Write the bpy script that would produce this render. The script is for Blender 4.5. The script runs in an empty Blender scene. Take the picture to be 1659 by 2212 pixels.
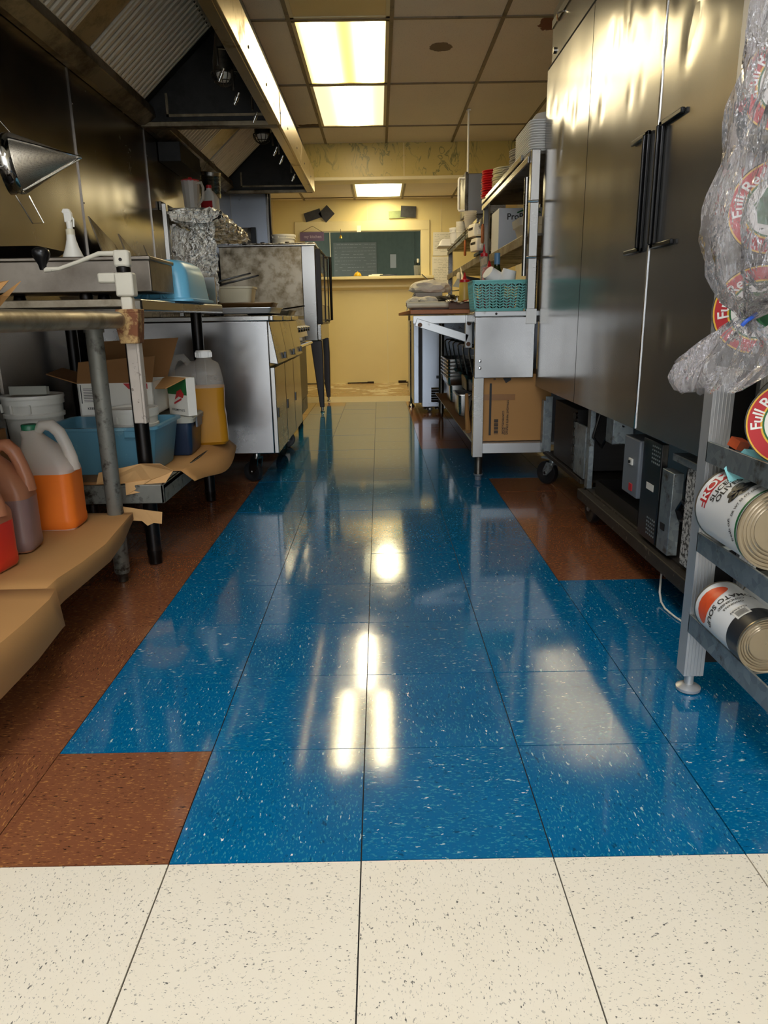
import bpy, bmesh, math, random
from mathutils import Vector, Matrix, Euler
random.seed(7)
S = bpy.context.scene
C = S.collection
PI = math.pi

# ------------------------------------------------------------------ camera
cam_d = bpy.data.cameras.new('camera')
cam_d.sensor_fit = 'VERTICAL'
cam_d.sensor_height = 36.0
cam_d.lens = 1537.3 / 2212 * 36.0
cam_d.clip_start = 0.02
cam = bpy.data.objects.new('camera', cam_d)
C.objects.link(cam)
p, yw, rl = 0.2660, 0.0027, 0.0163
fw = Vector((math.sin(yw) * math.cos(p), math.cos(yw) * math.cos(p), -math.sin(p)))
rt = Vector((math.cos(yw), -math.sin(yw), 0))
up = rt.cross(fw)
r2 = rt * math.cos(rl) - up * math.sin(rl)
u2 = rt * math.sin(rl) + up * math.cos(rl)
m = Matrix((r2, u2, -fw)).transposed().to_4x4()
m.translation = Vector((0, 0, 0.829))
cam.matrix_world = m
S.camera = cam

# ------------------------------------------------------------------ world, daylight from the open room behind the camera
W = bpy.data.worlds.new('World')
S.world = W
W.use_nodes = True
bg = W.node_tree.nodes['Background']
bg.inputs['Color'].default_value = (0.86, 0.93, 1.0, 1)
bg.inputs['Strength'].default_value = 2.3

S.view_settings.view_transform = 'Standard'
S.view_settings.look = 'None'
S.view_settings.gamma = 1
S.view_settings.use_curve_mapping = False
S.view_settings.exposure = 0.85

# ------------------------------------------------------------------ helpers
def srgb(h):
    h = h.lstrip('#')
    c = [int(h[i:i + 2], 16) / 255 for i in (0, 2, 4)]
    return tuple(x / 12.92 if x <= 0.04045 else ((x + 0.055) / 1.055) ** 2.4 for x in c)

class NT:
    """small node tree helper"""
    def __init__(s, name):
        s.m = bpy.data.materials.new(name)
        s.m.use_nodes = True
        s.t = s.m.node_tree
        s.t.nodes.clear()
        s.out = s.n('ShaderNodeOutputMaterial')
        s.tc = s.n('ShaderNodeTexCoord')
    def n(s, typ, **kw):
        x = s.t.nodes.new(typ)
        for k, v in kw.items():
            if isinstance(k, str) and hasattr(x, k):
                setattr(x, k, v)
            else:
                x.inputs[k].default_value = v
        return x
    def l(s, a, b):
        s.t.links.new(a, b)
    def coord(s, scale=(1, 1, 1), rnd=False, rot=(0, 0, 0), src='Object'):
        mp = s.n('ShaderNodeMapping')
        mp.inputs['Scale'].default_value = scale
        mp.inputs['Rotation'].default_value = rot
        s.l(s.tc.outputs[src], mp.inputs['Vector'])
        if rnd:
            oi = s.n('ShaderNodeObjectInfo')
            mu = s.n('ShaderNodeMath', operation='MULTIPLY')
            mu.inputs[1].default_value = 57.3
            s.l(oi.outputs['Random'], mu.inputs[0])
            s.l(mu.outputs[0], mp.inputs['Location'])
        return mp.outputs[0]
    def noise(s, vec, scale=5, detail=4, rough=.55):
        x = s.n('ShaderNodeTexNoise')
        x.inputs['Scale'].default_value = scale
        x.inputs['Detail'].default_value = detail
        x.inputs['Roughness'].default_value = rough
        s.l(vec, x.inputs['Vector'])
        return x.outputs['Fac']
    def voro(s, vec, scale=5, feature='F1', rand=1):
        x = s.n('ShaderNodeTexVoronoi', feature=feature)
        x.inputs['Scale'].default_value = scale
        x.inputs['Randomness'].default_value = rand
        s.l(vec, x.inputs['Vector'])
        return x
    def ramp(s, fac, stops):
        x = s.n('ShaderNodeValToRGB')
        e = x.color_ramp.elements
        while len(e) < len(stops):
            e.new(0.5)
        for i, (pos, col) in enumerate(stops):
            e[i].position = pos
            e[i].color = (*col, 1) if len(col) == 3 else col
        s.l(fac, x.inputs['Fac'])
        return x.outputs['Color']
    def mix(s, fac, a, b):
        x = s.n('ShaderNodeMix', data_type='RGBA')
        for sock, v in ((x.inputs[0], fac), (x.inputs[6], a), (x.inputs[7], b)):
            if hasattr(v, 'links'):
                s.l(v, sock)
            elif isinstance(v, (int, float)):
                sock.default_value = v
            else:
                sock.default_value = (*v, 1)
        return x.outputs[2]
    def math(s, op, a, b=0.0):
        x = s.n('ShaderNodeMath', operation=op)
        for i, v in enumerate((a, b)):
            if hasattr(v, 'links'):
                s.l(v, x.inputs[i])
            else:
                x.inputs[i].default_value = v
        return x.outputs[0]
    def bsdf(s, col=None, rough=.5, metal=0, **kw):
        b = s.n('ShaderNodeBsdfPrincipled')
        for k, v in (('Base Color', col), ('Roughness', rough), ('Metallic', metal), *kw.items()):
            if v is None:
                continue
            k = k.replace('_', ' ')
            if hasattr(v, 'links'):
                s.l(v, b.inputs[k])
            elif isinstance(v, tuple) and len(v) == 3 and b.inputs[k].type == 'RGBA':
                b.inputs[k].default_value = (*v, 1)
            else:
                b.inputs[k].default_value = v
        s.l(b.outputs[0], s.out.inputs[0])
        s.b = b
        return b
    def bump(s, h, strength=.2, dist=.002):
        x = s.n('ShaderNodeBump')
        x.inputs['Strength'].default_value = strength
        x.inputs['Distance'].default_value = dist
        s.l(h, x.inputs['Height'])
        s.l(x.outputs[0], s.b.inputs['Normal'])

MATS = {}
def plain(name, hexc, rough=.5, metal=0, var=.12, vs=6, bump=0, bs=40, dirt=None, dirt_at=(.62, .75), ds=9, stretch=(1, 1, 1), **kw):
    """general procedural material: colour varied by noise, optional dirt blotches and bump"""
    k = NT(name)
    c = srgb(hexc)
    v = k.coord(stretch, rnd=True)
    f = k.noise(v, vs, 5)
    col = k.mix(f, tuple(x * (1 - var) for x in c), tuple(min(1, x * (1 + var)) for x in c))
    r = rough
    if dirt:
        d = k.ramp(k.noise(v, ds, 8, .68), [(dirt_at[0], (0, 0, 0)), (dirt_at[1], (1, 1, 1))])
        col = k.mix(d, col, srgb(dirt))
    k.bsdf(col, r, metal, **kw)
    if bump:
        k.bump(k.noise(v, bs, 4), bump)
    MATS[name] = k.m
    return k.m

def steel(name, hexc='#c9c6c0', rough=.24, grain=(1, 1, 60), wave=.0, wscale=2.0, dirt=None, dirt_at=(.55, .72), rv=.12, ds=5, gs=.05, metal=1.0):
    """brushed stainless steel; grain = texture scale, stretched along the brushing"""
    k = NT(name)
    v = k.coord(grain)
    g = k.noise(v, 6, 3)
    w = k.coord((1, 1, 1))
    n = k.noise(w, 3.2, 5, .6)
    c = srgb(hexc)
    col = k.mix(n, tuple(x * .86 for x in c), c)
    rr = k.math('ADD', k.math('MULTIPLY', n, rv), rough - rv * .5)
    rr = k.math('ADD', rr, k.math('MULTIPLY', k.math('SUBTRACT', g, .5), gs))
    if dirt:
        d = k.ramp(k.noise(w, ds, 9, .7), [(dirt_at[0], (0, 0, 0)), (dirt_at[1], (1, 1, 1))])
        col = k.mix(d, col, srgb(dirt))
        rr = k.math('ADD', rr, k.math('MULTIPLY', d, .3))
    k.bsdf(col, rr, metal)
    if wave:
        k.bump(k.noise(k.coord((1, 1, .45)), wscale, 1, .3), wave, .05)
    MATS[name] = k.m
    return k.m

ORG = {}
class MB:
    """collects shapes, builds one mesh object"""
    def __init__(s):
        s.v, s.f, s.mi, s.cur = [], [], [], 0
    def add(s, vs, fs):
        o = len(s.v)
        s.v += [tuple(x) for x in vs]
        s.f += [tuple(o + i for i in f) for f in fs]
        s.mi += [s.cur] * len(fs)
        return s
    def box(s, x0, x1, y0, y1, z0, z1):
        return s.add([(x0, y0, z0), (x1, y0, z0), (x1, y1, z0), (x0, y1, z0), (x0, y0, z1), (x1, y0, z1), (x1, y1, z1), (x0, y1, z1)],
                     [(3, 2, 1, 0), (4, 5, 6, 7), (0, 1, 5, 4), (1, 2, 6, 5), (2, 3, 7, 6), (3, 0, 4, 7)])
    def hexa(s, b, t):
        """8 corner solid: bottom ring b, top ring t (4 points each)"""
        return s.add(list(b) + list(t), [(3, 2, 1, 0), (4, 5, 6, 7), (0, 1, 5, 4), (1, 2, 6, 5), (2, 3, 7, 6), (3, 0, 4, 7)])
    def bar(s, a, b, w, h, up=(0, 0, 1)):
        """square bar from a to b"""
        a, b = Vector(a), Vector(b)
        d = (b - a).normalized()
        sx = d.cross(Vector(up))
        if sx.length < 1e-5:
            sx = d.cross(Vector((1, 0, 0)))
        sx.normalize()
        sy = sx.cross(d)
        r = [(-w / 2, -h / 2), (w / 2, -h / 2), (w / 2, h / 2), (-w / 2, h / 2)]
        return s.hexa([a + sx * i + sy * j for i, j in r], [b + sx * i + sy * j for i, j in r])
    def cyl(s, a, b, r0, r1=None, n=16, cap=True):
        a, b = Vector(a), Vector(b)
        r1 = r0 if r1 is None else r1
        d = (b - a).normalized()
        q = Vector((0, 0, 1)) if abs(d.z) < .9 else Vector((1, 0, 0))
        e1 = d.cross(q).normalized()
        e2 = d.cross(e1)
        vs = []
        for c, r in ((a, r0), (b, r1)):
            for i in range(n):
                t = 2 * PI * i / n
                vs.append(c + e1 * (r * math.cos(t)) + e2 * (r * math.sin(t)))
        fs = [(i, n + i, n + (i + 1) % n, (i + 1) % n) for i in range(n)]
        if cap:
            fs += [tuple(range(n)), tuple(range(2 * n - 1, n - 1, -1))]
        return s.add(vs, fs)
    def tube(s, pts, r, n=8, closed=False, cap=True):
        P = [Vector(q) for q in pts]
        m = len(P)
        vs, fs = [], []
        pe = None
        for i in range(m):
            if closed:
                d = P[(i + 1) % m] - P[i - 1]
            else:
                d = P[min(i + 1, m - 1)] - P[max(i - 1, 0)]
            d.normalize()
            if pe is None:
                q = Vector((0, 0, 1)) if abs(d.z) < .9 else Vector((1, 0, 0))
                e1 = d.cross(q).normalized()
            else:
                e1 = (pe - d * pe.dot(d)).normalized()
            pe = e1
            e2 = d.cross(e1)
            rr = r[i] if isinstance(r, (list, tuple)) else r
            for j in range(n):
                t = 2 * PI * j / n
                vs.append(P[i] + e1 * (rr * math.cos(t)) + e2 * (rr * math.sin(t)))
        for i in range(m if closed else m - 1):
            a, b = i * n, ((i + 1) % m) * n
            fs += [(a + j, a + (j + 1) % n, b + (j + 1) % n, b + j) for j in range(n)]
        if cap and not closed:
            fs += [tuple(range(n - 1, -1, -1)), tuple(range((m - 1) * n, m * n))]
        return s.add(vs, fs)
    def lathe(s, prof, n=24, c=(0, 0, 0), axis='z', cap=True, sx=1, sy=1):
        """prof: list of (r, h)"""
        vs, fs = [], []
        for r, h in prof:
            for i in range(n):
                t = 2 * PI * i / n
                q = (r * sx * math.cos(t), r * sy * math.sin(t), h)
                if axis == 'x':
                    q = (q[2], q[0], q[1])
                elif axis == 'y':
                    q = (q[1], q[2], q[0])
                vs.append((q[0] + c[0], q[1] + c[1], q[2] + c[2]))
        for k in range(len(prof) - 1):
            a, b = k * n, (k + 1) * n
            fs += [(a + i, a + (i + 1) % n, b + (i + 1) % n, b + i) for i in range(n)]
        if cap:
            fs += [tuple(range(n - 1, -1, -1)), tuple(range((len(prof) - 1) * n, len(prof) * n))]
        return s.add(vs, fs)
    def prism(s, poly, d0, d1, axis='y'):
        """extrude a 2-d polygon; axis y: poly in (x,z); x: (y,z); z: (x,y)"""
        n = len(poly)
        def P(q, d):
            return {'y': (q[0], d, q[1]), 'x': (d, q[0], q[1]), 'z': (q[0], q[1], d)}[axis]
        vs = [P(q, d0) for q in poly] + [P(q, d1) for q in poly]
        fs = [(i, (i + 1) % n, n + (i + 1) % n, n + i) for i in range(n)] + [tuple(range(n - 1, -1, -1)), tuple(range(n, 2 * n))]
        return s.add(vs, fs)
    def rloft(s, rings, cap=True):
        """loft rings of equal point count"""
        n = len(rings[0])
        vs = [q for r in rings for q in r]
        fs = []
        for k in range(len(rings) - 1):
            a, b = k * n, (k + 1) * n
            fs += [(a + i, a + (i + 1) % n, b + (i + 1) % n, b + i) for i in range(n)]
        if cap:
            fs += [tuple(range(n - 1, -1, -1)), tuple(range((len(rings) - 1) * n, len(rings) * n))]
        return s.add(vs, fs)
    def grid(s, fn, nu, nv):
        vs = [fn(i / nu, j / nv) for j in range(nv + 1) for i in range(nu + 1)]
        w = nu + 1
        return s.add(vs, [(j * w + i, j * w + i + 1, (j + 1) * w + i + 1, (j + 1) * w + i) for j in range(nv) for i in range(nu)])
    def xf(s, mat):
        s.v = [tuple(mat @ Vector(q)) for q in s.v]
        return s
    def build(s, name, mat, parent=None, smooth=35, bevel=0, seg=2, solid=0, sub=0, fix=True):
        off = ORG.get(parent, Vector((0, 0, 0))) if parent else Vector((0, 0, 0))
        me = bpy.data.meshes.new(name)
        me.from_pydata([(x - off[0], y - off[1], z - off[2]) for x, y, z in s.v], [], s.f)
        mats = mat if isinstance(mat, (list, tuple)) else [mat]
        for q in mats:
            me.materials.append(MATS[q] if isinstance(q, str) else q)
        if len(mats) > 1:
            me.polygons.foreach_set('material_index', s.mi)
        if fix:
            bm = bmesh.new()
            bm.from_mesh(me)
            bmesh.ops.recalc_face_normals(bm, faces=bm.faces)
            bm.to_mesh(me)
            bm.free()
        if smooth:
            me.shade_smooth() if hasattr(me, 'shade_smooth') else None
            me.set_sharp_from_angle(angle=math.radians(smooth))
        o = bpy.data.objects.new(name, me)
        C.objects.link(o)
        if parent:
            o.parent = parent
            ORG[o] = off
        if sub:
            md = o.modifiers.new('subsurf', 'SUBSURF')
            md.levels = md.render_levels = sub
        if solid:
            md = o.modifiers.new('solid', 'SOLIDIFY')
            md.thickness = solid
            md.offset = 0
        if bevel:
            md = o.modifiers.new('bevel', 'BEVEL')
            md.width = bevel
            md.segments = seg
            md.limit_method = 'ANGLE'
            md.angle_limit = math.radians(40)
        return o

def tag(o, label=None, cat=None, group=None, kind=None):
    if label: o['label'] = label
    if cat: o['category'] = cat
    if group: o['group'] = group
    if kind: o['kind'] = kind
    return o
def thing(name, label, cat, base=(0, 0, 0), world=True, rotz=0, group=None, rot=None):
    """Empty at the base of a thing; world=True: its parts are given in room coordinates"""
    o = bpy.data.objects.new(name, None)
    o.empty_display_size = .05
    C.objects.link(o)
    o.location = base
    if rot: o.rotation_euler = rot
    elif rotz: o.rotation_euler = (0, 0, rotz)
    ORG[o] = Vector(base) if world else Vector((0, 0, 0))
    return tag(o, label, cat, group)
def solo(name, mb, mat, label, cat, loc=None, rot=None, group=None, **kw):
    """one-mesh thing; loc given: mb is local"""
    o = mb.build(name, mat, None, **kw)
    if loc is not None: o.location = loc
    if rot is not None: o.rotation_euler = rot
    return tag(o, label, cat, group)
def struct(name, mb, mat, parent=None, label=None, **kw):
    o = mb.build(name, mat, parent, **kw)
    if not parent: o['kind'] = 'structure'
    if label: o['label'] = label
    return o
def share(src, name, parent, loc, rotz=0, rot=None):
    o = src.copy()
    o.name = name
    C.objects.link(o)
    o.parent = parent
    o.location = loc
    o.rotation_euler = rot or (0, 0, rotz)
    ORG[o] = ORG.get(parent, Vector((0, 0, 0)))
    return o
def dup(root, loc, label=None, rotz=None, group=None):
    r = root.copy(); C.objects.link(r); r.location = loc
    if rotz is not None: r.rotation_euler = (0, 0, rotz)
    if label: r['label'] = label
    if group: r['group'] = group
    for ch in list(root.children):
        c = ch.copy(); C.objects.link(c); c.parent = r
        for g in list(ch.children):
            d = g.copy(); C.objects.link(d); d.parent = c
    return r
def text_mb(body, size, bend=None, align='CENTER', ext=0.0):
    """flat lettering in the xy plane as an MB; bend: function (x,y)->(x,y,z)"""
    cu = bpy.data.curves.new('t', 'FONT')
    cu.body = body; cu.size = size; cu.align_x = align; cu.align_y = 'CENTER'
    cu.resolution_u = 3; cu.offset = size * .018
    o = bpy.data.objects.new('t', cu)
    C.objects.link(o)
    dg = bpy.context.evaluated_depsgraph_get()
    me = bpy.data.meshes.new_from_object(o.evaluated_get(dg))
    mb = MB()
    vs = [tuple(q.co) for q in me.vertices]
    if bend: vs = [bend(x, y) for x, y, z in vs]
    mb.add(vs, [tuple(q.vertices) for q in me.polygons])
    bpy.data.objects.remove(o); bpy.data.curves.remove(cu); bpy.data.meshes.remove(me)
    return mb
def rrect(hx, hy, r, k=4, cx=0, cy=0):
    """rounded rectangle outline"""
    out = []
    for sx, sy, a0 in ((1, 1, 0), (-1, 1, PI / 2), (-1, -1, PI), (1, -1, 3 * PI / 2)):
        for i in range(k + 1):
            a = a0 + PI / 2 * i / k
            out.append((cx + sx * (hx - r) + r * math.cos(a), cy + sy * (hy - r) + r * math.sin(a)))
    return out
def rbox_loft(sections, k=4):
    """sections: (z, hx, hy, r, cx, cy)"""
    return [[(x, y, s[0]) for x, y in rrect(s[1], s[2], s[3], k, *(s[4:6] if len(s) > 4 else (0, 0)))] for s in sections]
# ------------------------------------------------------------------ materials of the room
def tile_mat(name, base, base2, chips, rough=.10):
    k = NT(name)
    v = k.coord((1, 1, 1), rnd=True)
    col = k.mix(k.noise(v, 9, 5, .6), srgb(base), srgb(base2))
    ch = None
    for i, (hexc, stretch, sc, lo, hi) in enumerate(chips):
        vv = k.coord(stretch, rnd=True, rot=(0, 0, .25 * i))
        f = k.ramp(k.noise(vv, sc, 3, .6 + .02 * i), [(lo, (0, 0, 0)), (hi, (1, 1, 1))])
        col = k.mix(f, col, srgb(hexc))
    rr = k.math('ADD', k.math('MULTIPLY', k.noise(v, 14, 4), .10), rough - .05)
    k.bsdf(col, rr, 0, IOR=1.52, Coat_Weight=.5, Coat_Roughness=.06)
    k.bump(k.noise(v, 22, 3), .06, .002)
    MATS[name] = k.m
tile_mat('tile_blue', '#005a86', '#026a9c', [('#2f87a0', (1, .42, 1), 260, .56, .64), ('#a9cbc9', (1, .28, 1), 160, .655, .685), ('#e6eadd', (1, .45, 1), 95, .70, .715), ('#07486b', (1, .4, 1), 150, .62, .7)], .10)
tile_mat('tile_brown', '#7d4b31', '#8c5739', [('#bd8347', (1, .22, 1), 340, .58, .66), ('#4a2c20', (1, .25, 1), 260, .61, .68)], .16)
tile_mat('tile_beige', '#efe4cc', '#f3ead6', [('#b3ac9c', (1, .6, 1), 300, .62, .67), ('#6d6a62', (1, .55, 1), 240, .65, .685)], .2)
plain('grout', '#1a1512', .7)
plain('far_floor', '#a98a5c', .22, var=.25, vs=5, dirt='#e0d2ac', dirt_at=(.52, .56), ds=3)
plain('threshold', '#c9bb98', .3, dirt='#8a7a58', ds=14)
plain('wall_cream', '#ecd898', .42, var=.05, vs=3, dirt='#b99f60', dirt_at=(.7, .9), ds=3)
plain('wall_cream_trim', '#ead9a4', .38, var=.06, dirt='#a98f58', dirt_at=(.68, .85))
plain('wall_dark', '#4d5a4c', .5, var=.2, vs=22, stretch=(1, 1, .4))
plain('wall_white', '#ccc6b8', .6)
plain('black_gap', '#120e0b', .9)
plain('rust_dirt', '#2a1a0e', .9, dirt='#6a4526')
plain('ceil_dirt', '#6a5638', .8)

def ceiling_mat(name, stain=None, tone='#e6dac2', sc2='#6f5638', thr=.85, amt=.0):
    k = NT(name)
    v = k.coord((1, 1, 1))
    col = k.mix(k.noise(v, 2.2, 4), srgb(tone), tuple(x * .88 for x in srgb(tone)))
    sp = k.ramp(k.noise(k.coord((1, 1, 1), rnd=True), 160, 2), [(.62, (0, 0, 0)), (.7, (1, 1, 1))])
    col = k.mix(k.math('MULTIPLY', sp, .35), col, srgb('#7d6a4c'))
    if stain:
        for (sx, sy, rx, ry, hexc) in stain:
            mp = k.n('ShaderNodeMapping')
            mp.inputs['Location'].default_value = (-sx / rx, -sy / ry, 0)
            mp.inputs['Scale'].default_value = (1 / rx, 1 / ry, 0)
            k.l(k.tc.outputs['Object'], mp.inputs['Vector'])
            ln = k.n('ShaderNodeVectorMath', operation='LENGTH')
            k.l(mp.outputs[0], ln.inputs[0])
            d = k.math('ADD', ln.outputs['Value'], k.math('MULTIPLY', k.math('SUBTRACT', k.noise(v, 14, 5), .5), 1.1))
            f = k.ramp(d, [(.93, (1, 1, 1)), (1.0, (0, 0, 0))])
            col = k.mix(f, col, srgb(hexc))
    k.bsdf(col, .9)
    k.bump(k.noise(v, 120, 3), .5, .003)
    MATS[name] = k.m
ceiling_mat('ceil_tile')
ceiling_mat('ceil_tile_oval', [(.0, -.12, .075, .085, '#7b6a51')])
ceiling_mat('ceil_tile_torn', [(-.02, -.49, .06, .13, '#7a4a30')])
ceiling_mat('ceil_tile_burn', [(.24, .44, .05, .22, '#54402a'), (.1, .56, .2, .06, '#5d4a32')])
plain('tbar', '#75654c', .5, var=.2, dirt='#493a28', dirt_at=(.55, .7), ds=7)

k = NT('soffit_paper')                       # yellow wallpaper with olive marbling
v = k.coord((1, 1, .45))
w = k.n('ShaderNodeTexNoise'); w.inputs['Scale'].default_value = 7; w.inputs['Detail'].default_value = 6; w.inputs['Distortion'].default_value = 1.6
k.l(v, w.inputs['Vector'])
vein = k.ramp(w.outputs['Fac'], [(.47, (0, 0, 0)), (.50, (1, 1, 1)), (.53, (0, 0, 0))])
gate = k.ramp(k.noise(v, 3, 4), [(.42, (0, 0, 0)), (.6, (1, 1, 1))])
col = k.mix(k.math('MULTIPLY', vein, gate), k.mix(k.noise(v, 3, 3), srgb('#cdb35c'), srgb('#bfa654')), srgb('#6f7038'))
k.bsdf(col, .38)
MATS['soffit_paper'] = k.m

def lamp_mat(name, bands, edge, glow, e_s, b_s, sig=.07):
    """yellowed diffuser lit by tubes behind it: bands = local x of the tubes"""
    k = NT(name)
    sep = k.n('ShaderNodeSeparateXYZ')
    k.l(k.tc.outputs['Object'], sep.inputs[0])
    tot = None
    for bx in bands:
        d = k.math('DIVIDE', k.math('SUBTRACT', sep.outputs[0], bx), sig)
        g = k.math('POWER', 2.718, k.math('MULTIPLY', k.math('MULTIPLY', d, d), -1.0))
        tot = g if tot is None else k.math('ADD', tot, g)
    fac = k.math('MINIMUM', tot, 1.0)
    col = k.mix(fac, srgb(edge), srgb(glow))
    st = k.math('ADD', k.math('MULTIPLY', fac, b_s - e_s), e_s)
    em = k.n('ShaderNodeEmission')
    k.l(col, em.inputs[0]); k.l(st, em.inputs[1])
    k.l(em.outputs[0], k.out.inputs[0])
    MATS[name] = k.m
lamp_mat('lamp_two', (-.14, .17), '#f4d06e', '#ffeec6', .8, 13.0, .075)
lamp_mat('lamp_one', (.02,), '#f3dba6', '#ffeec6', .9, 16.0, .085)
lamp_mat('lamp_far', (.04,), '#ffedb0', '#fff0c4', 1.2, 17.0, .11)
lamp_mat('fill_cool', (-.14, .14), '#e8f0ff', '#ffffff', 4.0, 16.0, .05)  # for unseen panels added to brighten the near end
plain('diffuser_off', '#c9b27a', .35, var=.1)

steel('steel_wall', '#97918a', .25, (1, 30, .6), wave=.25, wscale=2.2, dirt='#6d5f4a', dirt_at=(.6, .9), ds=1.6, rv=.12)
steel('steel_fridge', '#85837f', .19, (30, 30, .5), wave=.05, wscale=4.0, rv=.08, metal=.72)
steel('steel', '#a3a09b', .26, (8, 8, 30))
steel('steel_swirl', '#a9a7a5', .25, (3, 20, 6), rv=.25)
steel('steel_griddle', '#8f877c', .3, (1, 1, 1), rv=.2, dirt='#6a6055', dirt_at=(.5, .8), ds=2)
steel('steel_dull', '#a79c88', .42, (5, 5, 5), dirt='#6a5d45', dirt_at=(.45, .75), ds=6, rv=.2)
steel('steel_dark', '#6d675e', .38, (5, 5, 20), dirt='#2c261e', dirt_at=(.48, .7), ds=5)
steel('steel_blue', '#b4bac4', .3, (6, 6, 20), dirt='#565b62', dirt_at=(.62, .75), ds=7, metal=.8)
steel('alu', '#c9c9c8', .36, (30, 30, 1), dirt='#6f675a', dirt_at=(.62, .72), ds=12, metal=.55)
steel('chrome', '#e2e2e2', .08, (1, 1, 1), rv=.04)
steel('hood_steel', '#8d8069', .42, (4, 30, 4), dirt='#332a1d', dirt_at=(.45, .7), ds=3, rv=.2)
steel('hood_front', '#b9a67c', .3, (20, 1, 20), dirt='#6f5a34', dirt_at=(.58, .75), ds=4)
plain('hood_dark', '#2b2a28', .55, metal=.5, var=.3, vs=5, dirt='#14110d', ds=4, dirt_at=(.45, .65))
plain('baffle', '#d6cbb6', .5, metal=.35, var=.15, vs=3, dirt='#7d6c54', dirt_at=(.55, .85), ds=4)
k = NT('galv')
v = k.coord((1, 1, 1))
vo = k.voro(v, 55)
col = k.mix(vo.outputs['Color'], srgb('#868f92'), srgb('#a9b0b0'))
d = k.ramp(k.noise(v, 16, 8, .7), [(.56, (0, 0, 0)), (.68, (1, 1, 1))])
col = k.mix(d, col, srgb('#5b5040'))
k.bsdf(col, .45, .75)
MATS['galv'] = k.m
plain('galv_grimy', '#7c7b72', .55, metal=.5, var=.2, vs=20, dirt='#2e261c', dirt_at=(.52, .66), ds=22)
plain('black_metal', '#17120f', .35, metal=.6, var=.3, dirt='#3c2a1c', dirt_at=(.6, .75), ds=12)
plain('black_plastic', '#0f0f10', .28, var=.2)
plain('rubber', '#161617', .5, var=.2)
plain('grey_plastic', '#6d7278', .4)
plain('grime_metal', '#3a332b', .6, metal=.4, var=.4, vs=12, dirt='#8a7f6b', dirt_at=(.6, .7), ds=40)
plain('cardboard', '#b5854d', .75, var=.08, vs=4, bump=.12, bs=160)
plain('cardboard_dark', '#8e6338', .8, var=.1, vs=5, bump=.12, bs=160)
plain('cardboard_pale', '#c79a63', .75, var=.1, vs=5, bump=.15, bs=120, dirt='#a1723f', dirt_at=(.6, .8))
plain('white_plastic', '#e4e0d4', .38, var=.04)
plain('white_bright', '#f3f1ec', .4, var=.03)
plain('foam', '#f4f2ee', .55, var=.02, bump=.1, bs=200)
plain('cream_plastic', '#d9d0b4', .4, var=.05)
plain('blue_bin', '#6fb7d6', .33, var=.05, Subsurface_Weight=.0)
plain('blue_tub', '#5f93a8', .36, var=.12, dirt='#8fb9c4', dirt_at=(.6, .75))
plain('navy_plastic', '#1d2f47', .3, var=.12)
plain('teal_plastic', '#7ccac4', .35, var=.04)
plain('red_plastic', '#c4232a', .3, var=.06)
plain('green_plastic', '#1d6a4a', .35)
plain('mustard', '#d7bc5a', .35)
plain('paper', '#e9e4d8', .7, var=.05)
plain('paper_grey', '#a9a89c', .7, var=.08)
plain('ink', '#2b2a28', .6)
plain('ink_red', '#c0262b', .5)
plain('ink_green', '#1f6b35', .5)
plain('ink_yellow', '#e9b93a', .5)
plain('ink_white', '#f4f1ea', .5)
plain('wood_board', '#a9622f', .5, var=.18, vs=8, stretch=(8, 1, 8))
plain('wood_dark', '#5c3a20', .6)
plain('plate_white', '#d8d4cb', .25, var=.05)

# ------------------------------------------------------------------ the room: floor
T = 0.3048
X0, Y0 = -0.3474, 0.9434
fl = struct('floor', MB().box(-1.5, 1.8, -3.6, 12.6, -.06, -.004), 'grout', smooth=0)
protos = {}
def tile(col, row, kind, x1=None, y1=None):
    x0 = X0 + col * T; y0 = Y0 + row * T
    if kind not in protos:
        g = .0011
        o = MB().box(-T / 2 + g, T / 2 - g, -T / 2 + g, T / 2 - g, -.004, 0).build('floor_tile', kind, fl, smooth=0)
        protos[kind] = o
    else:
        o = share(protos[kind], 'floor_tile', fl, (0, 0, 0))
    o.location = (x0 + T / 2, y0 + T / 2, random.uniform(-.0004, .0004))
    o.rotation_euler = (random.uniform(-.0006, .0006), random.uniform(-.0006, .0006), PI / 2 * ((col + row) % 2) + random.choice((0, PI)))
for row in range(-3, 21):
    for col in range(-4, 7):
        if row < 0: kd = 'tile_beige'
        elif row == 0: kd = 'tile_blue' if col >= 0 else 'tile_brown'
        elif row <= 3: kd = 'tile_blue' if col >= -1 else 'tile_brown'
        elif row <= 8: kd = 'tile_brown' if col >= 3 or col < -1 else 'tile_blue'
        elif row <= 11: kd = 'tile_blue' if col >= -1 else 'tile_brown'
        else: kd = 'tile_brown' if col >= 2 or col < -1 or (row == 20 and col < 0) else 'tile_blue'
        tile(col, row, kd)
yf = Y0 + 21 * T
MB().box(-1.5, 1.8, yf, yf + .55, -.004, .001).build('threshold_strip', 'threshold', fl, smooth=0)
MB().box(-1.5, 1.8, yf + .55, 12.6, -.004, .0).build('far_floor', 'far_floor', fl, smooth=0)
MB().box(-1.5, 1.8, -3.6, Y0 - 3 * T, -.004, .0).build('rear_floor', 'tile_beige', fl, smooth=0)

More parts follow.
